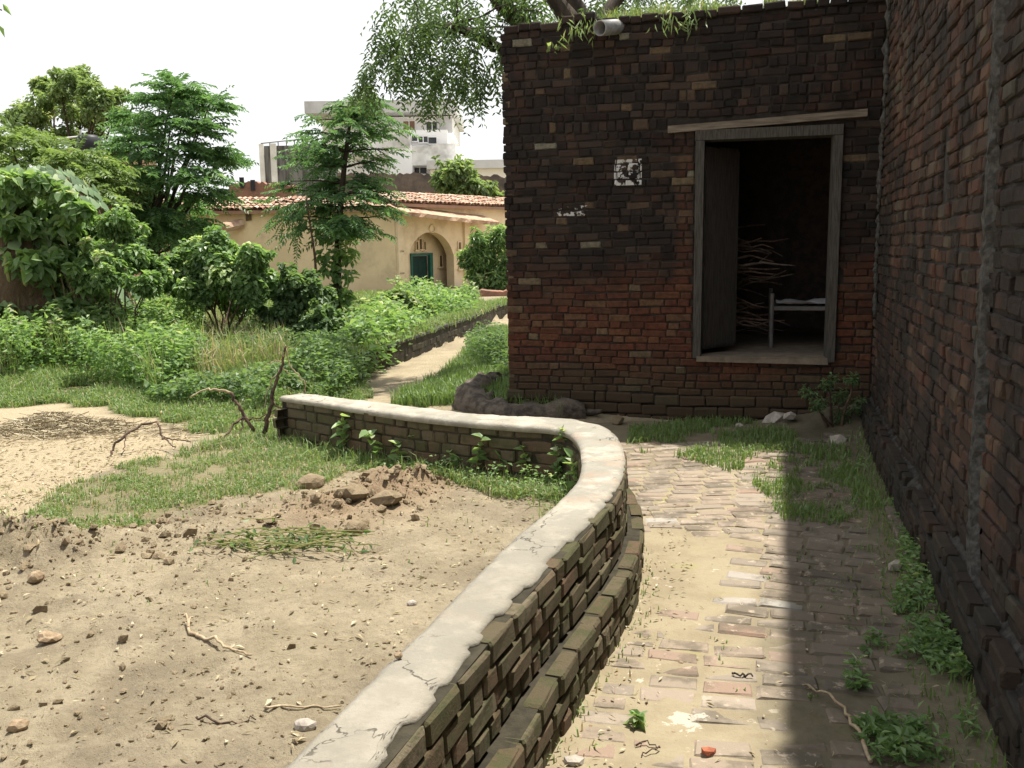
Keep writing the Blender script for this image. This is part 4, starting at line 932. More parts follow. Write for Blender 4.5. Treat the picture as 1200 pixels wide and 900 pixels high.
foliage('vine', [clump_leaves(*vc, [45] * 11, .12, .10, .6, .4, 'broad')], M['weed'], t)
mb.out('trunk', M['bark'], t, True)
# thin sapling beside it
tb = PY(372, 335, 15.8); tb[2] = gz(tb[0], tb[1]); t = thing('sapling', tb, 'thin leaning sapling with a few feathery fronds left of the layered tree', 'tree')
mb = MB(); tp_ = [tb, PY(369, 300, 15.8), PY(363, 260, 15.8), PY(359, 232, 15.8)]; mb.tube(tp_, [.03, .022, .016, .008], 6)
mb.out('trunk', M['twig'], t, True)
base, dr_ = [], []
for (ax_, ay, bx, by, n_) in [(360, 235, 335, 240, 5), (361, 245, 320, 262, 7), (362, 258, 330, 275, 7), (363, 262, 385, 262, 6), (360, 238, 372, 225, 5), (362, 250, 345, 285, 5), (361, 242, 318, 250, 5)]:
    for k in range(n_):
        a = PY(ax_, ay, 15.8 + random.uniform(-.2, .2)); b = PY(bx, by, 15.8 + random.uniform(-.5, .5)); q = a + (b - a) * (k / n_); base.append(q); v = unit(b - a) + rdir(1)[0] * .5; v[2] -= .2; dr_.append(v)
foliage('crown', [fronds(np.array(base), np.array(dr_), .36, 9, .10, .32, .25, .5)], M['darktree'], t)

# dark tree and paler trees on the left
def clump_tree(name, label, foot, Y, lst, m, per, L, Wd, trunk_r, spread, flat=.7, sub=5, pinnate=0):
    tb = PY(*foot, Y); tb[2] = gz(tb[0], tb[1]); t = thing(name, tb, label, 'tree'); mb = MB()
    cs, rs_ = pxc(lst, Y, spread); top_ = np.mean(cs, 0); fork = tb + (top_ - tb) * .42
    mb.tube([tb, tb + (fork - tb) * .5 + R.normal(0, .05, 3), fork], [trunk_r, trunk_r * .85, trunk_r * .7], 8, .06)
    for c in cs: limb(mb, fork + R.normal(0, .05, 3), c, trunk_r * .38, trunk_r * .08, 5, .12, 6, .1)
    mb.out('trunk', M['bark'], t, True)
    if pinnate:
        base, dd = [], []
        for c, r_ in zip(cs, rs_):
            for k in range(pinnate):
                v = rdir(1)[0]; base.append(c + v * r_ * random.uniform(.1, .95) * [1, 1, .6]); w_ = v * [1, 1, .25] + rdir(1)[0] * .5 + unit(c - top_) * .5; w_[2] = w_[2] * .3 + .04; dd.append(w_)
        foliage('crown', [fronds(np.array(base), np.array(dd), R.uniform(.4, .75, len(base)), 9, L, Wd, .22, .45)], m, t); return t
    c2, r2, n2 = [], [], []
    for c, r_ in zip(cs, rs_):
        for k in range(sub):
            v = rdir(1)[0] * r_ * .95; c2.append(c + v * [1, 1, flat]); r2.append(r_ * random.uniform(.3, .6)); n2.append(int(per * random.uniform(.6, 1.3)))
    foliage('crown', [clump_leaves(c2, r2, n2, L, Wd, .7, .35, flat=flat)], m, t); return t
clump_tree('dark_tree', 'dense dark green tree with tiered sprays beside the ochre house', (167, 330), 21,
    [(205, 103, 16), (188, 118, 18), (218, 122, 20), (245, 124, 12), (165, 140, 20), (200, 145, 26), (232, 150, 18), (160, 165, 24), (200, 175, 28), (240, 180, 16), (262, 187, 10), (148, 195, 26), (190, 205, 30), (230, 208, 22), (165, 228, 26), (205, 238, 26), (240, 228, 16), (140, 222, 20), (175, 250, 22), (215, 258, 18), (150, 178, 20), (150, 250, 20), (190, 268, 20), (130, 246, 18), (228, 270, 12), (168, 278, 16), (120, 200, 18)],
    M['darktree'], 120, .16, .36, .16, 1.2, .5, 6, 46)
clump_tree('pale_tree', 'tall pale green tree at the back left above the roofs', (90, 330), 30,
    [(75, 98, 16), (98, 96, 14), (118, 108, 16), (55, 110, 16), (85, 118, 22), (115, 128, 20), (38, 125, 18), (62, 138, 22), (25, 140, 14), (95, 146, 20), (130, 140, 16), (140, 120, 12), (50, 100, 8)],
    M['paletree'], 130, .17, .09, .2, 1.8, .95, 8)
clump_tree('broad_tree', 'light green bushy tree at the left edge under the pale tree', (45, 330), 18.5,
    [(12, 158, 18), (38, 165, 18), (-15, 170, 22), (62, 182, 16), (85, 185, 16), (25, 190, 24), (55, 205, 22), (90, 210, 22), (115, 200, 16), (-20, 205, 24), (75, 225, 22), (110, 230, 20), (40, 225, 20), (130, 215, 14), (100, 246, 18), (65, 246, 16), (128, 252, 14), (5, 230, 22)],
    M['paletree'], 120, .15, .36, .13, 1.2, .7, 6, 44)
# shrubs
def shrub(name, label, lst, Y, m, per, L, Wd, spread, shape='broad', foot=None, sub=5, cat='shrub', group=None, flat=.8):
    cs, rs_ = pxc(lst, Y, spread); c0 = np.mean(cs, 0); fz = gz(c0[0], c0[1]); ft = np.array([c0[0], c0[1], fz]); t = thing(name, ft, label, cat, group); mb = MB()
    for c in cs: limb(mb, ft + R.normal(0, .05, 3) * [1, 1, 0], c, .022, .006, 5, .15)
    mb.out('stem', M['twig'], t, True); c2, r2, n2 = [], [], []
    for c, r_ in zip(cs, rs_):
        for k in range(sub):
            q = c + rdir(1)[0] * r_ * random.uniform(.3, 1.25); q[2] = max(q[2], fz + .05); w_ = random.uniform(.4, 1.05); c2.append(q); r2.append(r_ * w_); n2.append(int(per * random.uniform(.5, 1.2) * (.5 + w_)))
    for c, r_ in zip(cs, rs_):
        for k in range(3):
            a = c + rdir(1)[0] * r_ * .7; b = a + (rdir(1)[0] * [1, 1, .5] + [0, 0, .7]) * r_ * random.uniform(.6, 1.3)
            for f in np.linspace(.3, 1, 5): c2.append(a + (b - a) * f); r2.append(.05); n2.append(5)
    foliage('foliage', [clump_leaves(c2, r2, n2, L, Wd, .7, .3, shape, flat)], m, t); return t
shrub('shrub', 'wide rounded leafy shrub in front of the ochre wall', [(250, 292, 15), (228, 302, 16), (272, 300, 16), (298, 308, 16), (212, 318, 15), (245, 318, 20), (280, 322, 20), (312, 322, 15), (232, 340, 20), (265, 345, 20), (300, 345, 18), (205, 338, 14)], 14.8, M['shrub'], 190, .085, .07, .7)
shrub('shrub', 'dark shaded shrub under the layered tree', [(338, 328, 13), (360, 338, 14), (378, 350, 12), (345, 355, 16), (372, 368, 14), (338, 378, 13), (362, 388, 13), (395, 382, 10), (322, 368, 12)], 14.6, M['weed_dark'], 110, .09, .075, .6)
shrub('shrub', 'loose bright green bush in front of the low red wall at left', [(105, 270, 16), (135, 265, 16), (150, 282, 16), (120, 292, 18), (95, 300, 14), (150, 308, 18), (178, 312, 14), (125, 320, 16), (170, 330, 14), (100, 325, 12)], 13.2, M['weed'], 120, .085, .055, .6)
shrub('shrub', 'yellow-green bush at the foot of the ochre house corner', [(440, 372, 14), (455, 360, 14), (472, 358, 14), (485, 368, 12), (462, 375, 14), (498, 362, 8)], 20, M['paletree'], 60, .13, .09, .4)
shrub('shrub', 'low weeds in front of the green door', [(505, 358, 8), (520, 362, 8), (536, 356, 9), (548, 352, 8), (528, 352, 6)], 24, M['weed'], 40, .15, .11, .4)
shrub('shrub', 'bush with hanging leaves between the ochre house and the brick building', [(566, 283, 11), (580, 292, 13), (560, 300, 12), (573, 312, 14), (585, 278, 11), (558, 318, 11), (590, 312, 14), (580, 330, 13), (605, 300, 18), (605, 330, 16), (562, 334, 10), (548, 300, 7), (592, 334, 12)], 28.6, M['shrub'], 90, .17, .07, .4, 'diamond')
shrub('shrub', 'sunlit bush showing above the tiled roof of the ochre house', [(520, 208, 12), (535, 200, 12), (545, 212, 14), (530, 222, 13), (558, 222, 12), (572, 230, 10), (550, 230, 10), (585, 234, 8)], 38, M['paletree'], 55, .26, .15, .6)
shrub('shrub', 'dark straggling weed in the shaded corner beside the doorway', [(950, 460, 6), (968, 450, 7), (985, 465, 8), (1000, 446, 6), (960, 478, 6), (1005, 475, 8), (985, 490, 7), (1010, 495, 6)], 8.35, M['weed_dark'], 7, .05, .022, .2, 'diamond', sub=4)
# small clump of leaves hanging in at the top left
tb = PY(-40, 60, 7.5); t = thing('hanging_branch', tb, 'leafy branch tip hanging in at the top left of the sky', 'branch'); mb = MB()
limb(mb, PY(-140, -40, 8), PY(2, 12, 7.5), .03, .006, 5); mb.out('stem', M['twig'], t)
b_ = np.array([PY(-4, 6, 7.5), PY(3, 4, 7.5), PY(-10, 15, 7.5), PY(-3, 28, 7.5), PY(-12, 35, 7.5), PY(-20, 20, 7.5), PY(-30, 10, 7.6), PY(-45, 0, 7.7)])
foliage('foliage', [leaves(b_, np.array([[.3, 0, -1.0]] * 8) + R.normal(0, .3, (8, 3)), R.normal(0, 1, (8, 3)), .11, .04, R.uniform(.3, .7, 8))], M['shrub'], t)

# gourd creeper over a heap of old thatch at the left
cb = P(40, 395, .25); cb = np.array([-7.35, 14.3, gz(-7.35, 14.3)])
cr = thing('creeper', cb, 'large-leaved creeper tumbling over a brown thatch mound at the left edge', 'creeper')
CH = 2.75; n1, n2 = 40, 18; V = []; Q = []
for j in range(n2 + 1):
    f = j / n2; zz = CH * math.sin(f * math.pi / 2)
    for i in range(n1):
        a = i / n1 * 2 * math.pi; rr1 = math.cos(f * math.pi / 2) ** .55 * (1 + .12 * math.sin(3 * a + 2 * f) + random.uniform(-.05, .05))
        V.append(cb + np.array([1.3 * rr1 * math.cos(a) + .1 * zz * 0, 1.2 * rr1 * math.sin(a), zz - .05]))
for j in range(n2):
    for i in range(n1): Q.append([j * n1 + i, j * n1 + (i + 1) % n1, (j + 1) * n1 + (i + 1) % n1, (j + 1) * n1 + i])
build('thatch_mound', V, np.array(Q), M['thatch'], cr, True)
# individual big leaves
def big_leaf(name):
    n_ = 9; V = [(0, 0, 0)]; ang = np.linspace(-2.6, 2.6, n_)
    for a in ang:
        r_ = (.62 + .38 * math.cos(a * .55)) * (1 + .10 * math.cos(5 * a)) ; V.append((r_ * .62 * math.sin(a), .28 + r_ * .72 * math.cos(a), -.10 * math.sin(a) ** 2 - .12 * max(0, math.cos(a)) + random.uniform(-.05, .05)))
    V[0] = (0, .22, .04)
    return mesh_data(name, np.array(V), np.array([[0, k + 1, k] for k in range(1, n_)]), M['gourd'], True)
BL = [big_leaf('leaf') for _ in range(6)]
for k in range(300):
    f = random.random() ** .8 * .95; a = random.uniform(-math.pi, .75) if k % 5 else random.uniform(-.7, .6)
    zz = CH * math.sin(f * math.pi / 2); rr1 = math.cos(f * math.pi / 2) ** .55 * random.uniform(1.02, 1.18)
    if k % 9 == 0: zz *= .55; a = random.uniform(-.5, .2); rr1 *= 1.15
    p = cb + np.array([1.3 * rr1 * math.cos(a), 1.2 * rr1 * math.sin(a), zz + random.uniform(-.02, .1)])
    xx, yy, _ = proj(p)
    if 55 < xx < 112 and 285 < yy < 340 and random.random() < .7: continue
    nrm = Vector((math.cos(a) * .9, math.sin(a) * .9 - .1, .55 + random.uniform(-.2, .5))); nrm.normalize()
    dn = Vector((random.uniform(-.5, .5) + .4 * math.cos(a), random.uniform(-.5, .3), -.9)); dn = (dn - nrm * dn.dot(nrm)).normalized(); sd_ = dn.cross(nrm)
    o = bpy.data.objects.new('leaf', BL[k % 6]); link(o, cr, p); o.rotation_euler = Matrix((sd_, dn, nrm)).transposed().to_euler(); sc_ = random.uniform(.11, .25); o.scale = (sc_, sc_, sc_)
cs_, rs_ = pxc([(15, 212, 16), (45, 213, 14), (72, 228, 14), (92, 246, 12), (-12, 212, 18), (10, 225, 22), (35, 228, 20), (60, 245, 20), (80, 265, 16), (15, 260, 26), (45, 270, 24), (5, 300, 26), (35, 310, 24), (10, 335, 26), (65, 300, 14), (95, 315, 12), (110, 335, 12), (-20, 260, 26), (60, 335, 18), (35, 345, 20), (125, 350, 10), (10, 365, 24), (45, 370, 22), (80, 360, 18), (-20, 350, 26), (20, 390, 22), (65, 390, 20), (100, 375, 14)], 13.3, .3)
foliage('small_leaves', [clump_leaves(cs_, rs_, [110] * len(cs_), .15, .13, .6, .5, 'broad')], M['weed'], cr)
mb = MB()
for k in range(26):
    a = random.uniform(-2.6, .5); p = [cb + np.array([1.3 * math.cos(a) * (1.08 - .4 * t_), 1.2 * math.sin(a) * (1.08 - .4 * t_), 2.6 * t_ + .02]) + R.normal(0, .03, 3) for t_ in np.linspace(0, .95, 7)]
    mb.tube(p, .008, 4)
mb.out('vine_stem', M['stem'], cr)
mb = MB()
for k in range(60):
    a = random.uniform(-.9, .1); q0 = cb + np.array([1.25 * math.cos(a) + random.uniform(-.1, .1), 1.15 * math.sin(a), random.uniform(.7, 1.6)]); q1 = q0 + np.array([random.uniform(.05, .45), random.uniform(-.3, .1), -q0[2] + cb[2] + .05])
    mb.tube([q0, (q0 + q1) / 2 + [.04, 0, .06], q1], .007, 3)
mb.out('hanging_straw', M['pale_twig'], cr)
for px0, py0 in ((6, 300), (25, 305)):
    p = PY(px0, py0, 12.8); mb = MB(); mb.tube([p, p - [0, 0, .12], p + [.02, 0, -.32], p + [.03, 0, -.36]], [.008, .022, .026, .008], 7); mb.out('gourd', M['stem'], cr, True)

# seedlings sprouting along the foot of the low wall
def seedling(p, h, n_, L, label, group, m='weed', yaw=0):
    t = thing('seedling', p, label, 'plant', group); mb = MB(); tip = p + np.array([random.uniform(-.3, .3) * h, random.uniform(-.3, .1) * h, h]); pp = limb(mb, p - [0, 0, .02], tip, .004, .002, 4, .1); mb.out('stem', M['stem'], t)
    C = np.array([pp[0] + (tip - pp[0]) * random.uniform(.3, 1) for _ in range(n_)]); D = rdir(n_) * [1, 1, .3] + [0, 0, .15]
    foliage('leaves', [leaves(C, D, np.tile([0, 0, 1.0], (n_, 1)) + R.normal(0, .3, (n_, 3)), L * R.uniform(.6, 1.2, n_), L * .62, R.uniform(.4, .95, n_), shape='broad')], M[m], t); return t
sd = [(405, 518, .34, 14, .10, 'leafy seedling near the free end of the low wall'), (420, 500, .3, 9, .09, 'thin seedling leaning against the far arm of the low wall'), (445, 520, .26, 12, .11, 'seedling with pale broad leaves below the far arm'), (470, 525, .2, 10, .09, 'short seedling left of the tall pair on the far arm'),
      (493, 522, .34, 14, .09, 'tall seedling at the middle of the far arm'), (535, 530, .18, 9, .08, 'low seedling right of the middle of the far arm'), (555, 535, .32, 16, .09, 'bushy seedling reaching the coping of the far arm'), (590, 540, .22, 10, .08, 'small seedling before the last stretch of the far arm'),
      (625, 545, .26, 12, .08, 'seedling with narrow shoots near the inner bend'), (652, 548, .3, 16, .085, 'bright seedling in the inner bend of the low wall'), (672, 545, .42, 22, .085, 'tallest yellow-green seedling climbing the inner bend'), (678, 560, .3, 14, .085, 'seedling below the tallest one in the bend')]
for a, b, h, n_, L, lab in sd:
    p = P(a, b, .26); p[2] = gz(p[0], p[1])
    for _ in range(12):
        if side_dist(np.array([p[0]]), np.array([p[1]]))[0][0] < .17: p = P(a, b + 1.5 * (_ + 1), .26); p[2] = gz(p[0], p[1])
    seedling(p, h, n_, L, lab, 'seedlings along the low wall')
for a, b, h, n_, L, lab in [(1085, 668, .16, 22, .05, 'weed tuft rooted beside the kerb bricks of the tall wall'), (1130, 800, .12, 24, .05, 'small leafy tuft at the lower foot of the tall wall'), (745, 850, .05, 16, .05, 'flat pale rosette on the sunlit mud path'), (620, 897, .04, 8, .05, 'pale sprout at the base of the low wall'),
                            (1005, 555, .14, 14, .05, 'green weed in the shade near the loose stones'), (985, 505, .16, 16, .05, 'bright small weed on the rubble in the corner')]:
    p = P(a, b, 0)
    for _ in range(4): p = P(a, b, zpath(p[0], p[1]))
    seedling(p, h, n_, L, lab, 'small weeds along the path')
for uu_, zz_, h, lab in [(.50, 3.72, .05, 'tiny pale plant rooted high in the brick wall'), (.86, 3.93, .34, 'weed hanging down the brick wall left of the drain pipe'), (1.75, 3.95, .3, 'grassy tuft drooping over the parapet right of the drain pipe')]:
    p = FA + Fd * uu_ + Fn * .06 + np.array([0, 0, zz_]); t = thing('wall_weed', p, lab, 'plant', 'weeds rooted in the brick wall'); k = 10 if h < .1 else 60
    pts = p + R.normal(0, .5, (k, 3)) * [.28 if h > .1 else .05, .05, .12 if h > .1 else .03]
    V, F, r_ = leaves(pts, rdir(k) * .6 + [0, -.25, -.75 if h > .1 else .2], rdir(k), R.uniform(.06, .16, k) if h > .1 else .06, .018 if h > .1 else .04, R.uniform(.5, 1, k)); foliage('leaves', [(V, F, r_)], M['paletree'], t)
# ================================================================== OCHRE HOUSE
HY = 31.0; HZ0 = 0.1
hA = PY(150, 300, HY); hB = PY(463, 300, HY); hB[2] = 0; hA[2] = 0
Hd = np.array([0.60, 0.80, 0]); Hn = np.array([Hd[1], -Hd[0], 0])       # porch wall runs back to the right
house = thing('ochre_house', (hB[0], hB[1], HZ0), 'ochre plastered house with a tiled eave and an arched green doorway', 'house')
EZ = PY(330, 246, HY)[2]
xl = -14.5
mb = MB(); mb.box((0, 0, -.3), (hB[0] - xl, .5, EZ), (xl, HY, 0), (1, 0, 0)); mb.out('wall', M['ochre'], house)
PW = 9.0; PZ = PL(465, 238, hB, Hn)[2]
def hp(px, py): q = PL(px, py, hB, Hn); return (q - hB) @ Hd, q[2]
# arch opening in the porch wall: strips between arch curve and top
ax0, az0 = hp(480, 350); ax1, _ = hp(533, 350); apz = hp(512, 272)[1]; sprz = hp(500, 300)[1]
xs = np.linspace(ax0, ax1, 17); rel = np.linspace(-1, 1, 17)
zs_ = sprz + (apz - sprz) * (1 - np.abs(rel) ** 2.2) ** .75
mb = MB()
mb.box((0, 0, -.3), (ax0, .35, PZ), hB, Hd); mb.box((ax1, 0, -.3), (PW, .35, PZ - .002), hB, Hd)
for k in range(16):
    za, zb = zs_[k], zs_[k + 1]
    P8 = [(xs[k], 0, za), (xs[k + 1], 0, zb), (xs[k + 1], 0, PZ - .001), (xs[k], 0, PZ - .001), (xs[k], .35, za), (xs[k + 1], .35, zb), (xs[k + 1], .35, PZ - .001), (xs[k], .35, PZ - .001)]
    e_ = np.array([-Hd[1], Hd[0], 0]); V = [hB + Hd * a + e_ * b + np.array([0, 0, c]) for a, b, c in P8]
    mb.add(V, [[0, 1, 2, 3], [4, 7, 6, 5], [0, 4, 5, 1], [3, 2, 6, 7]])
mb.out('porch_wall', M['ochre_pale'], house)
def hp2(px, py): q = PL(px, py, hB - Hn * .75, Hn); return (q - hB) @ Hd, q[2]
dx0, dz0 = hp2(482, 349); dx1, dz1 = hp2(506, 297); dx0 -= .35; dx1 -= .35; XA = max(ax1 + 1.0, dx1 + 2.5)
mb = MB(); mb.box((ax0 - .3, .75, -.3), (dx0 + .35, .9, PZ - .2), hB, Hd); mb.box((dx1 + .35, .75, -.3), (XA, .9, PZ - .2), hB, Hd); mb.box((dx0 + .35, .75, dz1), (dx1 + .35, .9, PZ - .21), hB, Hd)
mb.box((ax0 - .3, .35, -.3), (ax0 - .02, .75, PZ - .2), hB, Hd); mb.box((XA - .15, .35, -.3), (XA, .75, PZ - .2), hB, Hd)
mb.out('alcove_wall', M['ochre_pale'], house)
mb = MB(); mb.box((dx0 + .35, .70, HZ0), (dx0 + .43, .82, dz1), hB, Hd); mb.box((dx1 + .20, .70, HZ0), (dx1 + .35, .82, dz1), hB, Hd); mb.box((dx0 + .35, .695, dz1 - .06), (dx1 + .35, .825, dz1 + .02), hB, Hd)
dfr = mb.out('door_frame', M['green_frame'], house)
mb = MB(); w3 = (dx1 + .20 - dx0 - .43) / 2
for k in range(2): MB().box((dx0 + .43 + k * w3, .86, HZ0), (dx0 + .425 + (k + 1) * w3, .9, dz1 - .09), hB, Hd).out('door_panel', M['green_paint'], dfr)
def niche(px, py, w, h, parent=house, off=0.0, m='ochre'):
    u_, z_ = (hp2 if off else hp)(px, py); mb = MB(); t_ = .035
    mb.box((u_ - w / 2 - t_, -.05 + off, z_ - h / 2), (u_ - w / 2, .0 + off, z_ + h / 2), hB, Hd); mb.box((u_ + w / 2, -.05 + off, z_ - h / 2), (u_ + w / 2 + t_, .0 + off, z_ + h / 2), hB, Hd)
    mb.box((u_ - w / 2 - t_, -.05 + off, z_ + h / 2), (u_ + w / 2 + t_, .0 + off, z_ + h / 2 + t_), hB, Hd); mb.box((u_ - w / 2 - .1, -.10 + off, z_ - h / 2 - .06), (u_ + w / 2 + .1, .0 + off, z_ - h / 2), hB, Hd)
    f_ = mb.out('niche', M['ochre_pale'], parent); MB().box((u_ - w / 2, -.012 + off, z_ - h / 2), (u_ + w / 2, -.002 + off, z_ + h / 2), hB, Hd).out('niche_back', M['thatch'], f_)
for q in [(470, 315, .14, .24), (470, 290, .12, .2), (538, 288, .14, .24), (539, 311, .14, .24)]: niche(*q)
for q in [(488, 288, .10, .28), (492, 286, .13, .36), (497, 288, .10, .28), (516, 306, .16, .4)]: niche(*q, off=.75)
mb = MB(); u_, z_ = hp(506, 268); pts = [hB + Hd * (u_ + (.15 * math.cos(a))) + Hn * .02 + np.array([0, 0, z_ + .13 * math.sin(a)]) for a in np.linspace(0, 6.4, 12)]; mb.tube(pts, .018, 5); mb.out('wall_ring', M['ochre'], house)
# pilaster and plinth
mb = MB(); u0_, z0_ = hp(543, 345)
for pxx in (464.5, 543): uq = hp(pxx, 300)[0]; mb.box((uq, -.10, -.2), (uq + .28, .0, hp(463, 258)[1]), hB, Hd)
mb.out('pilaster', M['ochre_pale'], house)
mb = MB(); mb.box((ax0 - .2, -.35, -.2), (ax0 + .5, -.02, HZ0 + .32), hB, Hd, .01); mb.out('doorstep', M['ochre_pale'], house)
# sagging canopy slab over the arch
uc0, zc0 = hp(460, 250); uc1, zc1 = hp(566, 262); N = 24; V = []; Q = []
e_ = np.array([-Hd[1], Hd[0], 0])
for k in range(N):
    f = k / (N - 1); u_ = uc0 - .2 + (uc1 - uc0 + .2) * f; z_ = zc0 + (zc1 - zc0) * f + .05 * float(fbm(np.array([f * 9]), np.array([2.]), 201)[0])
    for (yy, dz) in ((-.75 + .08 * random.random(), -.10), (-.78 + .1 * random.random(), .03), (.03, .30), (.03, .1)): V.append(hB + Hd * u_ + e_ * yy + np.array([0, 0, z_ + dz]))
for k in range(N - 1):
    for i in range(4): Q.append([k * 4 + i, (k + 1) * 4 + i, (k + 1) * 4 + (i + 1) % 4, k * 4 + (i + 1) % 4])
Q += [[0, 1, 2, 3], [(N - 1) * 4 + 3, (N - 1) * 4 + 2, (N - 1) * 4 + 1, (N - 1) * 4]]
build('canopy', V, np.array(Q), M['tile'], house)
# roof: slopes and half-round tiles
def tile_slope(o, d, n_in, length, slope_len, pitch_deg, name):
    mb = MB(); c_, s_ = math.cos(math.radians(pitch_deg)), math.sin(math.radians(pitch_deg)); th = np.linspace(0, math.pi, 5); k = 0
    rows = int(slope_len / .34); colsn = int(length / .19)
    for r_ in range(rows):
        for q in range(colsn):
            if random.random() < .03: continue
            a0 = r_ * .34 - .05 + random.uniform(-.04, .04); a1 = a0 + .42; V = []
            for (a, lift_, rr1) in ((a0, .05, .105), (a1, .03, .085)):
                c = o + d * (q * .19 + .09 + random.uniform(-.012, .012)) + n_in * (a * c_) + np.array([0, 0, a * s_ + lift_ + random.uniform(-.01, .012)])
                for t_ in th: V.append(c + d * (rr1 * math.cos(t_)) + np.array([0, 0, rr1 * math.sin(t_) * .8]))
            mb.add(V, [[i, i + 1, 5 + i + 1, 5 + i] for i in range(4)], rnd=random.random())
    V = [o, o + d * length, o + d * length + n_in * slope_len * c_ + np.array([0, 0, slope_len * s_]), o + n_in * slope_len * c_ + np.array([0, 0, slope_len * s_])]
    mb.add(V + [v - np.array([0, 0, .1]) for v in V], [[0, 1, 2, 3], [7, 6, 5, 4], [0, 4, 5, 1]], rnd=.2)
    t = mb.out(name, M['tile_v'], house, False, True); t['kind'] = 'stuff'
m_, nt_, b_ = mat('clay_tile'); g_ = NG(nt_)
c_ = g_.ramp(g_.attr('rnd'), [(0, (0.22, 0.12, 0.08)), (.35, (0.36, 0.22, 0.155)), (.6, (0.43, 0.29, 0.205)), (.85, (0.50, 0.40, 0.31)), (1, (0.30, 0.22, 0.17))])
g_.put(b_.inputs['Base Color'], g_.mix(g_.math('MULTIPLY', g_.step(g_.noise(g_.pos(), 3, 4), .5, .65), .5), c_, (0.2, 0.15, 0.11))); M['tile_v'] = m_
tile_slope(np.array([xl, HY - .28, EZ - .02]), np.array([1.0, 0, 0]), np.array([0, 1.0, 0]), hB[0] - xl, 2.0, 15, 'roof_tiles')
tile_slope(hB + Hn * .25 - Hd * .1 + np.array([0, 0, PZ - .02]), Hd, -Hn, 10.0, 1.8, 14, 'roof_tiles')
# timber spout under the eave
q0 = PY(283, 262, HY - .05); mb = MB(); mb.tube([q0, q0 + [-.25, -.35, -.08], q0 + [-.42, -.55, -.14]], [.17, .16, .15], 6, .1); mb.out('spout', M['tile'], house)
q1 = PY(291, 252, HY - .02); mb = MB(); mb.box((-.1, -.03, -.16), (.1, .06, .18), q1, (1, 0, 0), .02); mb.out('spout_hole', M['thatch'], house)

# walls and buildings further back
def rect(px0, py0, px1, py1, Yd):
    a = PY(px0, py1, Yd); b = PY(px1, py0, Yd); return a[0], b[0], a[2], b[2]
def rbox(mb, px0, py0, px1, py1, Yd, depth, jit=0.0, base=None):
    x0, x1, z0, z1 = rect(px0, py0, px1, py1, Yd); return mb.box((x0, 0, z0 if base is None else base), (x1, depth, z1), (0, Yd, 0), (1, 0, 0), jit)
def ragged(name, px0, px1, pyf, Yd, depth, m, parent, nseg=60, amp=.08):
    V = []; Q = []
    for k in range(nseg + 1):
        px = px0 + (px1 - px0) * k / nseg; q = PY(px, pyf(px), Yd); zt = q[2] + amp * random.uniform(-1, 1)
        for (yy, zz) in ((0, -.2), (0, zt), (depth, zt + .02), (depth, -.2)): V.append((q[0], Yd + yy, zz))
    for k in range(nseg):
        for i in range(3): Q.append([k * 4 + i, (k + 1) * 4 + i, (k + 1) * 4 + i + 1, k * 4 + i + 1])
    Q += [[0, 1, 2, 3], [nseg * 4 + 3, nseg * 4 + 2, nseg * 4 + 1, nseg * 4]]
    return build(name, V, np.array(Q), m, parent)
t = thing('dark_brick_wall', (-3.5, 41, 0), 'weathered dark wall behind the tiled roof below the white building', 'wall'); ragged('wall_body', 395, 640, lambda p: 203 + max(0, p - 470) * .03, 41, .5, M['oldbrick'], t)
t = thing('red_gable_wall', (-11.5, 36, 0), 'low reddish brick gable above the tiled eave left of the layered tree', 'wall'); ragged('wall_body', 268, 345, lambda p: 213 + abs(p - 300) * .10, 36, .4, M['redwall'], t, 40, .06)
rbx = MB()
for (a, b) in ((296, 217), (283, 214)): q = PY(a, b, 35.95); rbx.box((-.08, 0, -.2), (.08, .1, .2), q, (1, 0, 0))
rbx.out('slot', M['black'], t)
t = thing('old_garden_wall', (-8, 17.5, 0), 'low broken reddish wall half hidden behind the bright bush at left', 'wall'); ragged('wall_body', 58, 122, lambda p: 244 + 4 * math.sin(p * .2), 17.6, .35, M['redwall'], t, 50, .05)
t = thing('lane_end_wall', (-1, 27, 0), 'low brown wall at the far end of the lane under the hanging bush', 'wall'); ragged('wall_body', 545, 640, lambda p: 341, 27, .4, M['redwall'], t, 30, .04)

WY = 62.0
wb = thing('white_building', (-7, WY, 0), 'tall white rendered building with a flat projecting roof slab in the distance', 'building')
rbox(MB(), 428, 136, 530, 156, WY, 9).out('upper_storey', M['white'], wb)
rbox(MB(), 512, 137, 529.5, 156, WY - .06, .05).out('painted_shade_panel', M['grey_concrete'], wb)  # grey sheet painting shade onto the right end of the white wall
rbox(MB(), 357, 116, 534, 133, WY - 1.6, 11).out('roof_slab', M['grey_concrete'], wb)
rbox(MB(), 400, 152, 524, 182, WY - 1.0, 8).out('balcony', M['white'], wb)
rbox(MB(), 427, 176, 540, 260, WY - .4, 9, base=0).out('lower_storey', M['white'], wb)
rbox(MB(), 380, 140, 430, 200, WY + 1.5, 6, base=0).out('rear_block', M['white'], wb)
rbox(MB(), 457, 170, 482, 232, WY - 2.2, 1.5, base=0).out('stair_block', M['white'], wb)
V = []; Q = []
for k in range(13):
    p_ = 447 + 33 * k / 12; q = PY(p_, 153 + 5 * ((k - 6) / 6) ** 2, WY - 2.3); b = PY(p_, 173, WY - 2.3)
    for yy, zz in ((0, b[2]), (0, q[2]), (1.4, q[2]), (1.4, b[2])): V.append((q[0], WY - 2.3 + yy, zz))
for k in range(12):
    for i in range(4): Q.append([k * 4 + i, (k + 1) * 4 + i, (k + 1) * 4 + (i + 1) % 4, k * 4 + (i + 1) % 4])
Q += [[0, 1, 2, 3], [51, 50, 49, 48]]
build('water_tank_housing', V, np.array(Q), M['whitegrey'], wb)
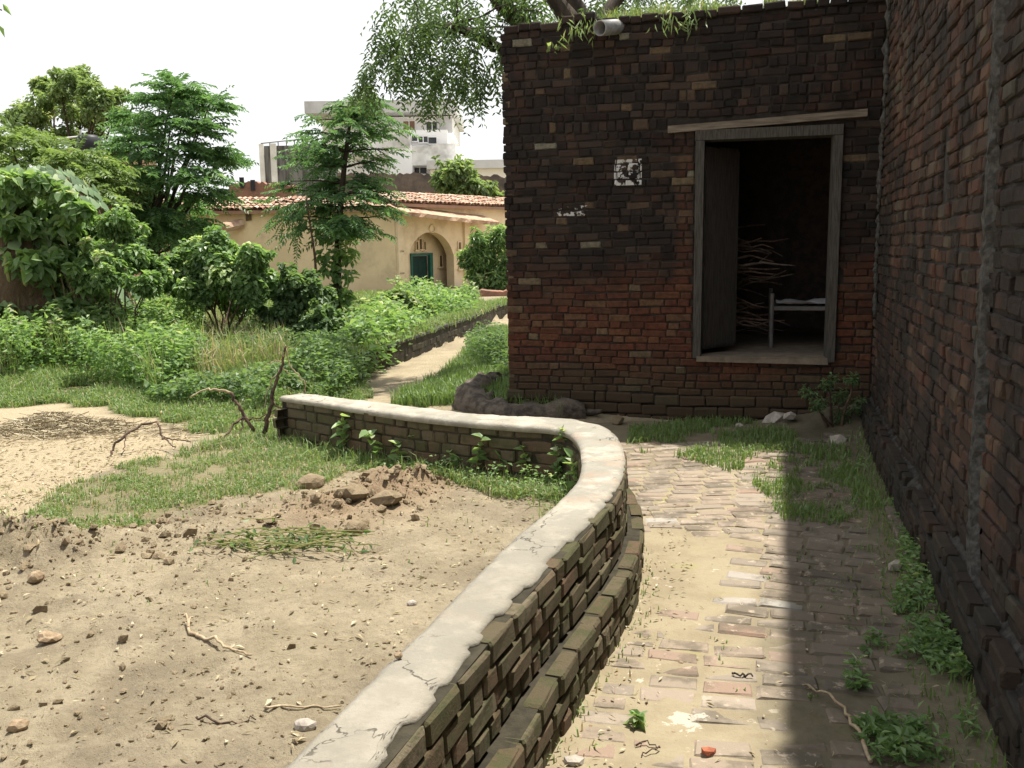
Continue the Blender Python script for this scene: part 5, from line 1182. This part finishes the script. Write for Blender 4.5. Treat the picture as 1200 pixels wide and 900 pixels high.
rbox(MB(), 481, 171, 508, 194, WY - 1.9, 1.2).out('stained_parapet', M['whitegrey'], wb)
rbox(MB(), 505, 168, 534, 192, WY - 1.7, .6).out('stained_parapet', M['whitegrey'], wb)
for (a, b, c, d, mm, nm, yo) in [(473, 142, 486, 152.5, 'brownwin', 'window', -.02), (500, 143, 513, 155, 'window', 'window', -.02), (483, 159, 489, 165.5, 'window', 'window', -1.03), (491, 160, 501, 167, 'window', 'window', -1.03), (502.5, 161, 511.5, 168.5, 'window', 'window', -1.03), (484, 196.5, 500, 204, 'window', 'window', -.43), (417, 146, 429, 150, 'window', 'window', -.03)]:
    f_ = MB(); x0, x1, z0, z1 = rect(a, b, c, d, WY + yo); fr_ = .05
    f_.box((x0 - fr_, -.08, z0 - fr_), (x0, 0, z1 + fr_), (0, WY + yo, 0)); f_.box((x1, -.08, z0 - fr_), (x1 + fr_, 0, z1 + fr_), (0, WY + yo, 0)); f_.box((x0, -.08, z1), (x1, 0, z1 + fr_), (0, WY + yo, 0)); f_.box((x0, -.12, z0 - fr_ - .02), (x1, 0, z0), (0, WY + yo, 0))
    w_ = f_.out('window', M['white'], wb); MB().box((x0, -.03, z0), (x1, -.01, z1), (0, WY + yo, 0)).out('pane', M[mm], w_)
    if c - a > 9: MB().box(((x0 + x1) / 2 - .03, -.06, z0), ((x0 + x1) / 2 + .03, -.03, z1), (0, WY + yo, 0)).out('mullion', M['white'], w_)
SB = 52.0
sb = thing('stained_parapet_house', (-13, SB, 0), 'black-stained concrete parapet with a thin railing left of the white building', 'building')
rbox(MB(), 306, 170, 372, 214, SB, 6, base=0).out('wall', M['blackstain'], sb); rbox(MB(), 318.5, 168, 323, 214, SB - .12, .12, base=0).out('post', M['whitegrey'], sb); rbox(MB(), 305.5, 168.5, 308.5, 214, SB - .11, .1, base=0).out('post', M['whitegrey'], sb)
mb = MB(); q0 = PY(306, 168, SB + .2); q1 = PY(372, 161, SB + 4)
mb.tube([q0, q1], .035, 5)
for f in np.linspace(0, 1, 8): p = q0 + (q1 - q0) * f; mb.tube([p, p - [0, 0, .9]], .03, 4)
mb.out('railing', M['iron'], sb)
gb = thing('low_grey_building', (-2, 56, 0), 'low building with a flat pale grey roof edge right of the white building', 'building')
rbox(MB(), 500, 186, 640, 198, 55.2, 7).out('roof_slab', M['grey_concrete'], gb); rbox(MB(), 505, 197, 640, 220, 56, 6, base=0).out('wall', M['white'], gb)
# roof tank and pipe at the left
wt = thing('water_tank', PY(104, 200, 27), 'black rooftop water tank with a thin pipe between the left trees', 'tank')
q = PY(104, 166, 27); mb = MB(); mb.tube([q + [0, 0, -.28], q + [0, 0, -.26], q + [0, 0, .10], q + [0, 0, .18], q + [0, 0, .2]], [.30, .34, .34, .22, .08], 14); mb.out('tank_body', M['black'], wt, True)
mb = MB(); a = PY(67, 163, 27); b = PY(94, 160, 27); mb.tube([a, b], .03, 5); mb.tube([PY(94.5, 152, 27), PY(94.5, 200, 27)], .03, 5); mb.out('pipe', M['grey_concrete'], wt)
mb = MB(); x0, x1, z0, z1 = rect(60, 174, 122, 300, 27.3); mb.box((x0, 0, 0), (x1, 4, z1), (0, 27.3, 0)); mb.out('roof_block', M['redwall'], wt)

# ================================================================== THINGS ON THE GROUND
# fallen log with its root end at the building corner
lg0 = P(560, 476, 0); t = thing('fallen_log', lg0, 'gnarled grey-brown log lying at the corner of the brick building', 'log')
mb = MB(); zz = .15
pts = [P(584, 446, .20), P(570, 452, .19), P(556, 462, .17), P(553, 476, .12), P(575, 484, .11), P(605, 487, .11), P(635, 487, .11), P(660, 485, .12), P(683, 484, .12)]
fin = []; 
for k in range(len(pts) - 1):
    for f in (0, .33, .66): fin.append(pts[k] * (1 - f) + pts[k + 1] * f)
fin.append(pts[-1]); fin = np.array(fin); kk = np.linspace(0, 1, len(fin))
mb.tube(fin, np.interp(kk, [0, .2, .4, .5, .75, .92, 1], [.10, .17, .19, .14, .11, .135, .12]) * (1 + .13 * R.normal(0, 1, len(fin))), 14, .14); mb.out('log_body', M['deadwood'], t, True)
mb = MB()
for k in range(14):
    mb = MB(); a = fin[1 + k % 11] + R.normal(0, .07, 3); limb(mb, a, a + [random.uniform(-.22, .10), random.uniform(-.12, .15), random.uniform(-.16, .05)], random.uniform(.035, .07), .012, 6, .25); mb.out('root', M['deadwood'], t, True)
mb = MB(); a = pts[-1]; limb(mb, a, P(705, 482, .16), .05, .02, 6, .1); mb.out('branch_stub', M['deadwood'], t, True)

# dead branches beside the free end of the low wall
def twigs(name, label, lines, m, cat='branch', group=None, z=.22):
    p0 = np.asarray(lines[0][0][0], float); t = thing(name, p0, label, cat, group); main = True
    for pts, r_a, r_b, mm in lines:
        p = np.array(pts, float); s = np.linspace(0, 1, len(p)); tt = np.linspace(0, 1, len(p) * 4); pp = np.stack([np.interp(tt, s, p[:, k]) for k in range(3)], 1); pp[1:-1] += R.normal(0, .006, pp[1:-1].shape)
        mb = MB(); mb.tube(pp, np.linspace(r_a, r_b, len(pp)) * .8, 6, .12); mb.out('stem' if main else 'twig', M[mm], t, True); main = False
    return t
Yb = 7.75
def q_(px, py, Yd=Yb): return PY(px, py, Yd)
twigs('dead_branch', 'upright dead branch with pale curling vines at the free end of the low wall',
    [([q_(309, 508), q_(316, 480), q_(323, 450), q_(330, 430), q_(335, 405)], .026, .012, 'twig'), ([q_(335, 405), q_(331, 430), q_(318, 445), q_(312, 462), q_(310, 478)], .008, .005, 'pale_twig'), ([q_(335, 408), q_(340, 430), q_(352, 440), q_(359, 452), q_(356, 462), q_(345, 470), q_(325, 485), q_(310, 490)], .007, .005, 'pale_twig'),
     ([q_(332, 425), q_(322, 422), q_(312, 428)], .007, .004, 'pale_twig'), ([q_(330, 430), q_(341, 440)], .006, .004, 'pale_twig'), ([q_(318, 470), q_(330, 478), q_(322, 498)], .009, .005, 'twig'), ([q_(312, 492), q_(298, 492), q_(285, 490)], .008, .004, 'twig')], 'twig')
twigs('dead_branch', 'forked dark branch with a pale snapped tip leaning over the grass',
    [([q_(298, 506, 7.9), q_(285, 485, 7.9), q_(278, 472, 7.9), q_(270, 460, 7.9)], .022, .018, 'twig'), ([q_(270, 460, 7.9), q_(258, 457, 7.9), q_(240, 456, 7.9), q_(223, 465, 7.9)], .016, .008, 'pale_twig'), ([q_(286, 488, 7.9), q_(272, 500, 7.8), q_(264, 512, 7.7), q_(252, 516, 7.7)], .015, .006, 'twig'), ([q_(287, 490, 7.9), q_(280, 508, 7.8), q_(266, 522, 7.6)], .012, .005, 'twig'), ([q_(288, 494, 7.9), q_(310, 488, 7.9), q_(322, 480, 7.9)], .01, .005, 'twig')], 'twig')
twigs('dead_branch', 'arching thin branch lying on the pale dirt left of the others',
    [([q_(130, 537, 7.3), q_(132, 524, 7.35), q_(146, 510, 7.4), q_(165, 497, 7.5), q_(184, 494, 7.6)], .014, .01, 'twig'), ([q_(184, 494, 7.6), q_(190, 512, 7.5), q_(200, 520, 7.4), q_(205, 525, 7.3)], .012, .006, 'twig'), ([q_(190, 512, 7.5), q_(205, 515, 7.5), q_(224, 518, 7.4)], .01, .005, 'twig'), ([q_(148, 510, 7.4), q_(144, 528, 7.3), q_(141, 538, 7.25)], .007, .004, 'twig')], 'twig')
def onground(px, py, dz=.012):
    p = P(px, py, .22); p[2] = gz(p[0], p[1]) + dz; p2 = P(px, py, p[2]); p2[2] = gz(p2[0], p2[1]) + dz; return p2
twigs('stick', 'thin forked stick lying on the dug soil', [([onground(222, 742), onground(245, 750), onground(270, 760), onground(295, 768)], .010, .005, 'pale_twig'), ([onground(222, 742), onground(220, 728, .03), onground(212, 718, .04)], .009, .004, 'pale_twig'), ([onground(220, 735, .02), onground(226, 722, .03)], .007, .004, 'pale_twig')], 'twig', 'stick')
twigs('stick', 'straight pale stick on the soil near the cement coping', [([onground(310, 829), onground(350, 829), onground(400, 827)], .006, .004, 'pale_twig')], 'twig', 'stick')
twigs('stick', 'slender dry stalk among the dry leaves at the lower middle of the soil', [([onground(230, 841), onground(262, 846), onground(300, 845)], .006, .003, 'twig')], 'twig', 'stick')
def onp(px, py, dz=.012):
    p = P(px, py, 0)
    for _ in range(4): p = P(px, py, zpath(p[0], p[1]))
    p[2] += dz; return p
twigs('palm_stalk', 'long pale dry stalk lying across the shaded path', [([onp(940, 808, .02), onp(962, 818, .03), onp(982, 832, .035), onp(1000, 855, .03), (onp(1020, 898, .02))], .005, .011, 'pale_twig')], 'pale_twig', 'stalk')
twigs('twig_bit', 'short dark twig on the sunlit path at the shadow edge', [([onp(858, 792, .012), onp(868, 794, .014), onp(882, 796, .012)], .007, .005, 'deadwood')], 'twig', 'twig')
twigs('twig_bit', 'curled dry twig on the mud in front of the low wall', [([onp(745, 876, .008), onp(760, 873, .02), onp(772, 880, .012), onp(752, 888, .008)], .004, .003, 'twig')], 'twig', 'twig')

# pile of dry stalks and ash
pc = P(62, 503, .22); pc[2] = gz(pc[0], pc[1]); t = thing('straw_pile', pc, 'heap of dry grey stalks on the bare ground at the left', 'pile')
mb = MB(); 
for k in range(900):
    a = R.normal(0, 1, 2) * [.42, .22]; hh = .16 * math.exp(-(a[0] / .4) ** 2 - (a[1] / .25) ** 2) * random.random() ** .5
    a0 = pc + np.array([a[0], a[1], hh + .015]); dd = rdir(1)[0] * random.uniform(.04, .16) * [1, .7, .25]
    mb.tube([a0 - dd, a0 + dd], random.uniform(.002, .005), 3, cap=False, rnd=random.random())
o = mb.out('stalks', M['straw'], t, False, True); o['kind'] = 'stuff'
mb = MB()
for k in range(420):
    a = np.array([random.uniform(-.3, 1.5), 0]); cx = pc + np.array([a[0], -.15 * a[0] * .6 + R.normal(0, .14), 0]); cx[2] = gz(cx[0], cx[1]) + .012; dd = rdir(1)[0] * random.uniform(.03, .12) * [1, .6, .08]
    mb.tube([cx - dd, cx + dd], random.uniform(.002, .004), 3, cap=False, rnd=random.random())
o = mb.out('straw_litter', M['straw'], None, False, True); tag(o, 'loose dry straw strewn beside the stalk heap', None, None, 'stuff')
for (a, b) in (((185, 478), (205, 510)), ((40, 490), (70, 470)), ((90, 505), (125, 522))): pass
# uprooted wilting weeds
pc = P(350, 642, .22); pc[2] = gz(pc[0], pc[1]); t = thing('wilted_weeds', pc, 'bundle of uprooted wilting weeds lying on the dug soil', 'weeds')
mb = MB(); Cs = []; Ds = []
for k in range(70):
    s0 = pc + np.array([random.uniform(-.32, .30), R.normal(0, .10), 0]); s0[2] = gz(s0[0], s0[1]) + random.uniform(.01, .07); L = random.uniform(.12, .3); dd = np.array([random.choice([-1, 1]) * L, R.normal(0, .06), random.uniform(-.02, .03)])
    p = limb(mb, s0, s0 + dd, .0035, .002, 4, .15, 5, .12)
    for q in p[1:]:
        if random.random() < .5: Cs.append(q); Ds.append(rdir(1)[0] * [1, 1, .4] - [0, 0, .2])
mb.out('stems', M['stem'], t, False); foliage('leaves', [leaves(np.array(Cs), np.array(Ds), rdir(len(Cs)) + [0, 0, .6], R.uniform(.03, .08, len(Cs)), .022, R.uniform(.2, .9, len(Cs)))], M['weed_dark'], t)

# clods, stones and broken brick
def rock_mesh(name, m, jag=.25, sub=2):
    me = bpy.data.meshes.new(name); import bmesh
    bm = bmesh.new(); bmesh.ops.create_icosphere(bm, subdivisions=sub, radius=1.0); sx = random.uniform(0, 50)
    for v in bm.verts:
        n_ = v.co.normalized(); f = 1 + jag * 2.0 * float(fbm(np.array([n_.x * 1.7 + sx]), np.array([n_.y * 1.7 + n_.z * 2.3 + sx]), 301, 3)[0]) + random.uniform(-jag, jag) * .12; v.co = n_ * f
    bm.to_mesh(me); bm.free(); me.materials.append(M[m]); return me
def rock(name, label, px, py, size, m, ground=onground, cat='stone', group=None, jag=.3, sub=2, sink=.25):
    p = ground(px, py, 0); o = bpy.data.objects.new(name, rock_mesh(name, m, jag, sub)); link(o, None, p + np.array([0, 0, size[2] * (1 - sink * 2)])); o.scale = size; o.rotation_euler = (random.uniform(-.2, .2), random.uniform(-.2, .2), random.uniform(0, .6)); tag(o, label, cat, group, 'thing'); return o
rock('soil_clod', 'largest brown clod lying at the left of the dirt heap', 364, 570, (.105, .07, .06), 'clod', cat='clod')
rock('soil_clod', 'lumpy dark clod on the crest of the dirt heap', 412, 583, (.10, .08, .06), 'clod', cat='clod', jag=.5)
rock('soil_clod', 'reddish clod at the right end of the dirt heap', 452, 570, (.12, .09, .05), 'clod', cat='clod', jag=.5)
rock('soil_clod', 'small round clod on top of the right end of the heap', 444, 556, (.045, .04, .04), 'clod', cat='clod')
rock('soil_clod', 'dark clod beside the wilted weeds', 418, 638, (.07, .05, .04), 'clod', cat='clod', jag=.5)
rock('soil_clod', 'tan orange clod below the dirt heap', 424, 606, (.045, .04, .03), 'clod', cat='clod')
rock('stone', 'round pale clod in the hollow at the left edge of the soil', 42, 677, (.04, .036, .032), 'pebble')
rock('stone', 'flat tan stone at the lower left of the soil', 58, 752, (.05, .04, .024), 'pebble', jag=.4)
rock('stone', 'tan stone at the bottom left corner', 22, 855, (.036, .028, .024), 'pebble', jag=.4)
rock('stone', 'grey stone on the soil next to the lower coping', 358, 852, (.040, .03, .025), 'stone')
rock('stone', 'small white stone on the soil left of the coping', 483, 707, (.024, .02, .016), 'stone')
rock('stone', 'small dark pebble on the grey cement coping', 467, 770, (.014, .012, .010), 'pebble', ground=lambda a, b, c: P(a, b, WALL_TOP))
rock('brick_fragment', 'broken orange-red brick piece on the sunlit path', 830, 884, (.036, .022, .018), 'redbrick', onp, 'brick', jag=.5, sub=1, sink=.1)
rock('rubble_stone', 'pale flat slab of rubble in the corner by the doorway', 908, 493, (.12, .09, .055), 'stone', onp, 'rubble', jag=.5, sub=1)
rock('rubble_stone', 'small pale cube of rubble on the grass edge', 867, 502, (.045, .04, .04), 'stone', onp, 'rubble', jag=.4, sub=1)
rock('rubble_stone', 'pale rounded stone in the shade near the tall wall', 984, 521, (.09, .07, .06), 'stone', onp, 'rubble', jag=.5, sub=1)
rock('rubble_stone', 'middle grey chunk of the rubble heap', 926, 491, (.08, .07, .05), 'stone', onp, 'rubble', jag=.6, sub=1)
rock('rubble_stone', 'upper grey chunk of the rubble heap under the dark weed', 944, 486, (.12, .08, .06), 'stone', onp, 'rubble', jag=.6, sub=1)
rock('rubble_stone', 'brown lump at the foot of the brick building below the log', 724, 497, (.08, .07, .07), 'clod', onp, 'rubble', jag=.4, sub=1)
rock('rubble_stone', 'white-flecked stone at the kerb of the tall wall', 1050, 668, (.06, .04, .04), 'stone', onp, 'rubble', jag=.5, sub=1)
rock('rubble_stone', 'pale lump at the base of the low wall at the bottom edge', 673, 895, (.04, .03, .02), 'stone', onp, 'rubble', jag=.5, sub=1)
# scattered fine clods, pebbles and dry leaves
def ico():
    p = (1 + 5 ** .5) / 2; V = np.array([(-1, p, 0), (1, p, 0), (-1, -p, 0), (1, -p, 0), (0, -1, p), (0, 1, p), (0, -1, -p), (0, 1, -p), (p, 0, -1), (p, 0, 1), (-p, 0, -1), (-p, 0, 1)], float); V /= np.linalg.norm(V[0])
    return V, np.array([(0, 11, 5), (0, 5, 1), (0, 1, 7), (0, 7, 10), (0, 10, 11), (1, 5, 9), (5, 11, 4), (11, 10, 2), (10, 7, 6), (7, 1, 8), (3, 9, 4), (3, 4, 2), (3, 2, 6), (3, 6, 8), (3, 8, 9), (4, 9, 5), (2, 4, 11), (6, 2, 10), (8, 6, 7), (9, 8, 1)])
IV, IF = ico()
def bits(name, x, y, zf, size, m, label, flat=.65):
    N = len(x); C = gpts(x, y, zf); S = size[:, None, None] * R.uniform(.45, 1.35, (N, 12, 1)); ax3 = R.uniform(.7, 1.3, (N, 1, 3)) * [1, 1, flat]
    V = C[:, None] + IV[None] * S * ax3 + np.array([0, 0, 1]) * (size * flat * .35)[:, None, None]; F = (np.arange(N)[:, None, None] * 12 + IF[None]).reshape(-1, 3)
    o = build(name, V.reshape(-1, 3), F, m, None, False, None, origin=np.zeros(3)); tag(o, label, None, None, 'stuff')
inY = lambda x, y: (side_dist(x, y)[0] > .14) & ~masks(x, y)[0] & (y < 7)
x, y = scatter(-3.6, .4, 2.0, 7.0, 26000, lambda x, y: inY(x, y) & (R.random(len(x)) < .35 + .65 * (fbm(x * 2.2, y * 2.2, 311) > .02) * (x < -.4)))
bits('soil_crumbs', x, y, zground, .0015 + .011 * R.random(len(x)) ** 8, M['clod'], 'crumbs of dug soil scattered over the yard')
hx, hy, hs_ = [], [], []
for c, r_, hh in HEAP:
    n_ = 330; a = R.normal(0, .75, (n_, 2)) * r_; hx.append(c[0] + a[:, 0]); hy.append(c[1] + a[:, 1]); hs_.append(.005 + .032 * R.random(n_) ** 7)
hx.append(R.normal(-2.2, .6, 900)); hy.append(R.normal(3.6, .9, 900)); hs_.append(.002 + .022 * R.random(900) ** 11)
hx.append(R.normal(-1.3, .35, 300)); hy.append(R.normal(2.9, .3, 300)); hs_.append(.002 + .020 * R.random(300) ** 10)
hx, hy, hs_ = map(np.concatenate, (hx, hy, hs_)); k = side_dist(hx, hy)[0] > .15
bits('soil_lumps', hx[k], hy[k], zground, hs_[k], M['clod'], 'loose lumps piled on the dug soil heaps', .8)
x, y = scatter(-3.4, .4, 2.0, 6.6, 1400, inY); bits('pebbles', x, y, zground, .002 + .010 * R.random(len(x)) ** 5, M['pebble'], 'pale pebbles on the yard soil')
x, y = scatter(.1, 3.0, 2.4, 8.0, 3000, lambda x, y: (side_dist(x, y)[0] < -.17) & (dR(x, y) > .1) & ((side_dist(x, y)[0] > -.45) | (R.random(len(x)) < .15))); bits('pebbles', x, y, zp, .002 + .009 * R.random(len(x)) ** 3, M['pebble'], 'grit and pebbles along the foot of the low wall', .5)
def litter(name, x, y, zf, label, L=.05):
    N = len(x); C = gpts(x, y, zf); C[:, 2] += .012; a = R.uniform(0, 6.3, N); D = np.stack([np.cos(a), np.sin(a), R.normal(0, .12, N)], 1)
    V, F, r_ = leaves(C, D, np.array([0, 0, 1.]) + R.normal(0, .35, (N, 3)), L * R.uniform(.15, 1.3, N), L * .35 * R.uniform(.2, 1.3, N), R.random(N)); o = foliage(name, [(V, F, r_)], M['straw']); tag(o, label, None, None, 'stuff')
x, y = scatter(-3.4, .4, 2.0, 6.8, 1500, inY); litter('dry_leaves', x, y, zground, 'dry leaf scraps scattered on the yard soil', .045)
x, y = scatter(.1, 2.6, 2.4, 7.5, 2600, lambda x, y: (side_dist(x, y)[0] < -.18) & (dR(x, y) > .12) & ((side_dist(x, y)[0] > -.5) | (R.random(len(x)) < .2))); litter('dry_leaves', x, y, zp, 'dry leaf scraps scattered on the path', .035)
x, y = scatter(-5.5, -1.5, 5.5, 8.5, 3500, lambda x, y: masks(x, y)[1]); litter('dry_leaves', x, y, zground, 'straw and leaf scraps on the pale bare ground', .05)

# ---- inside the doorway: a metal cot with a white cloth, and stacked firewood
c0 = FA + Fd * 2.66 - Fn * .95; c0[2] = .71; ct = thing('cot', c0, 'metal-legged cot with a crumpled white cloth inside the dark doorway', 'cot')
mb = MB(); mb.box((0, 0, .40), (.75, 1.1, .44), c0, Fd); mb.out('bed_frame', M['iron'], ct)
for (a, b) in ((0, 0), (.72, 0), (0, 1.06), (.72, 1.06)): MB().tube([c0 + Fd * a - Fn * b + [0, 0, .0], c0 + Fd * a - Fn * b + [0, 0, .58 if a == 0 else .44]], .022, 8).out('leg', M['iron'], ct)
n_ = 14; V = []; Q = []
for j in range(n_):
    for i in range(n_): V.append(c0 + Fd * (.05 + .68 * i / 13) - Fn * (.02 + .7 * j / 13) + np.array([0, 0, .455 + .09 * max(0, float(fbm(np.array([i * .35]), np.array([j * .5]), 331)[0]) + .15)]))
for j in range(n_ - 1):
    for i in range(n_ - 1): Q.append([j * n_ + i, j * n_ + i + 1, (j + 1) * n_ + i + 1, (j + 1) * n_ + i])
o = build('white_cloth', V, np.array(Q), M['cloth'], None, True); tag(o, 'crumpled white cloth spread on the cot inside the doorway', 'cloth', None, 'thing')
c1 = FA + Fd * 2.25 - Fn * 1.0; c1[2] = .71; fwood = thing('firewood_stack', c1, 'stack of crooked firewood sticks behind the open door leaf', 'firewood')
for k in range(34):
    z_ = .1 + 1.15 * (k / 34) + random.uniform(-.03, .03); a = c1 + Fd * random.uniform(-.35, -.15) - Fn * random.uniform(-.1, .5) + np.array([0, 0, z_]); b = a + Fd * random.uniform(.45, .85) - Fn * random.uniform(-.25, .25) + np.array([0, 0, random.uniform(-.25, .28)])
    mb = MB(); limb(mb, a, b, random.uniform(.010, .024), .006, 6, .2, 6, random.uniform(-.1, .3)); mb.out('stick', M['deadwood' if k % 4 == 0 else 'twig'], fwood, True)
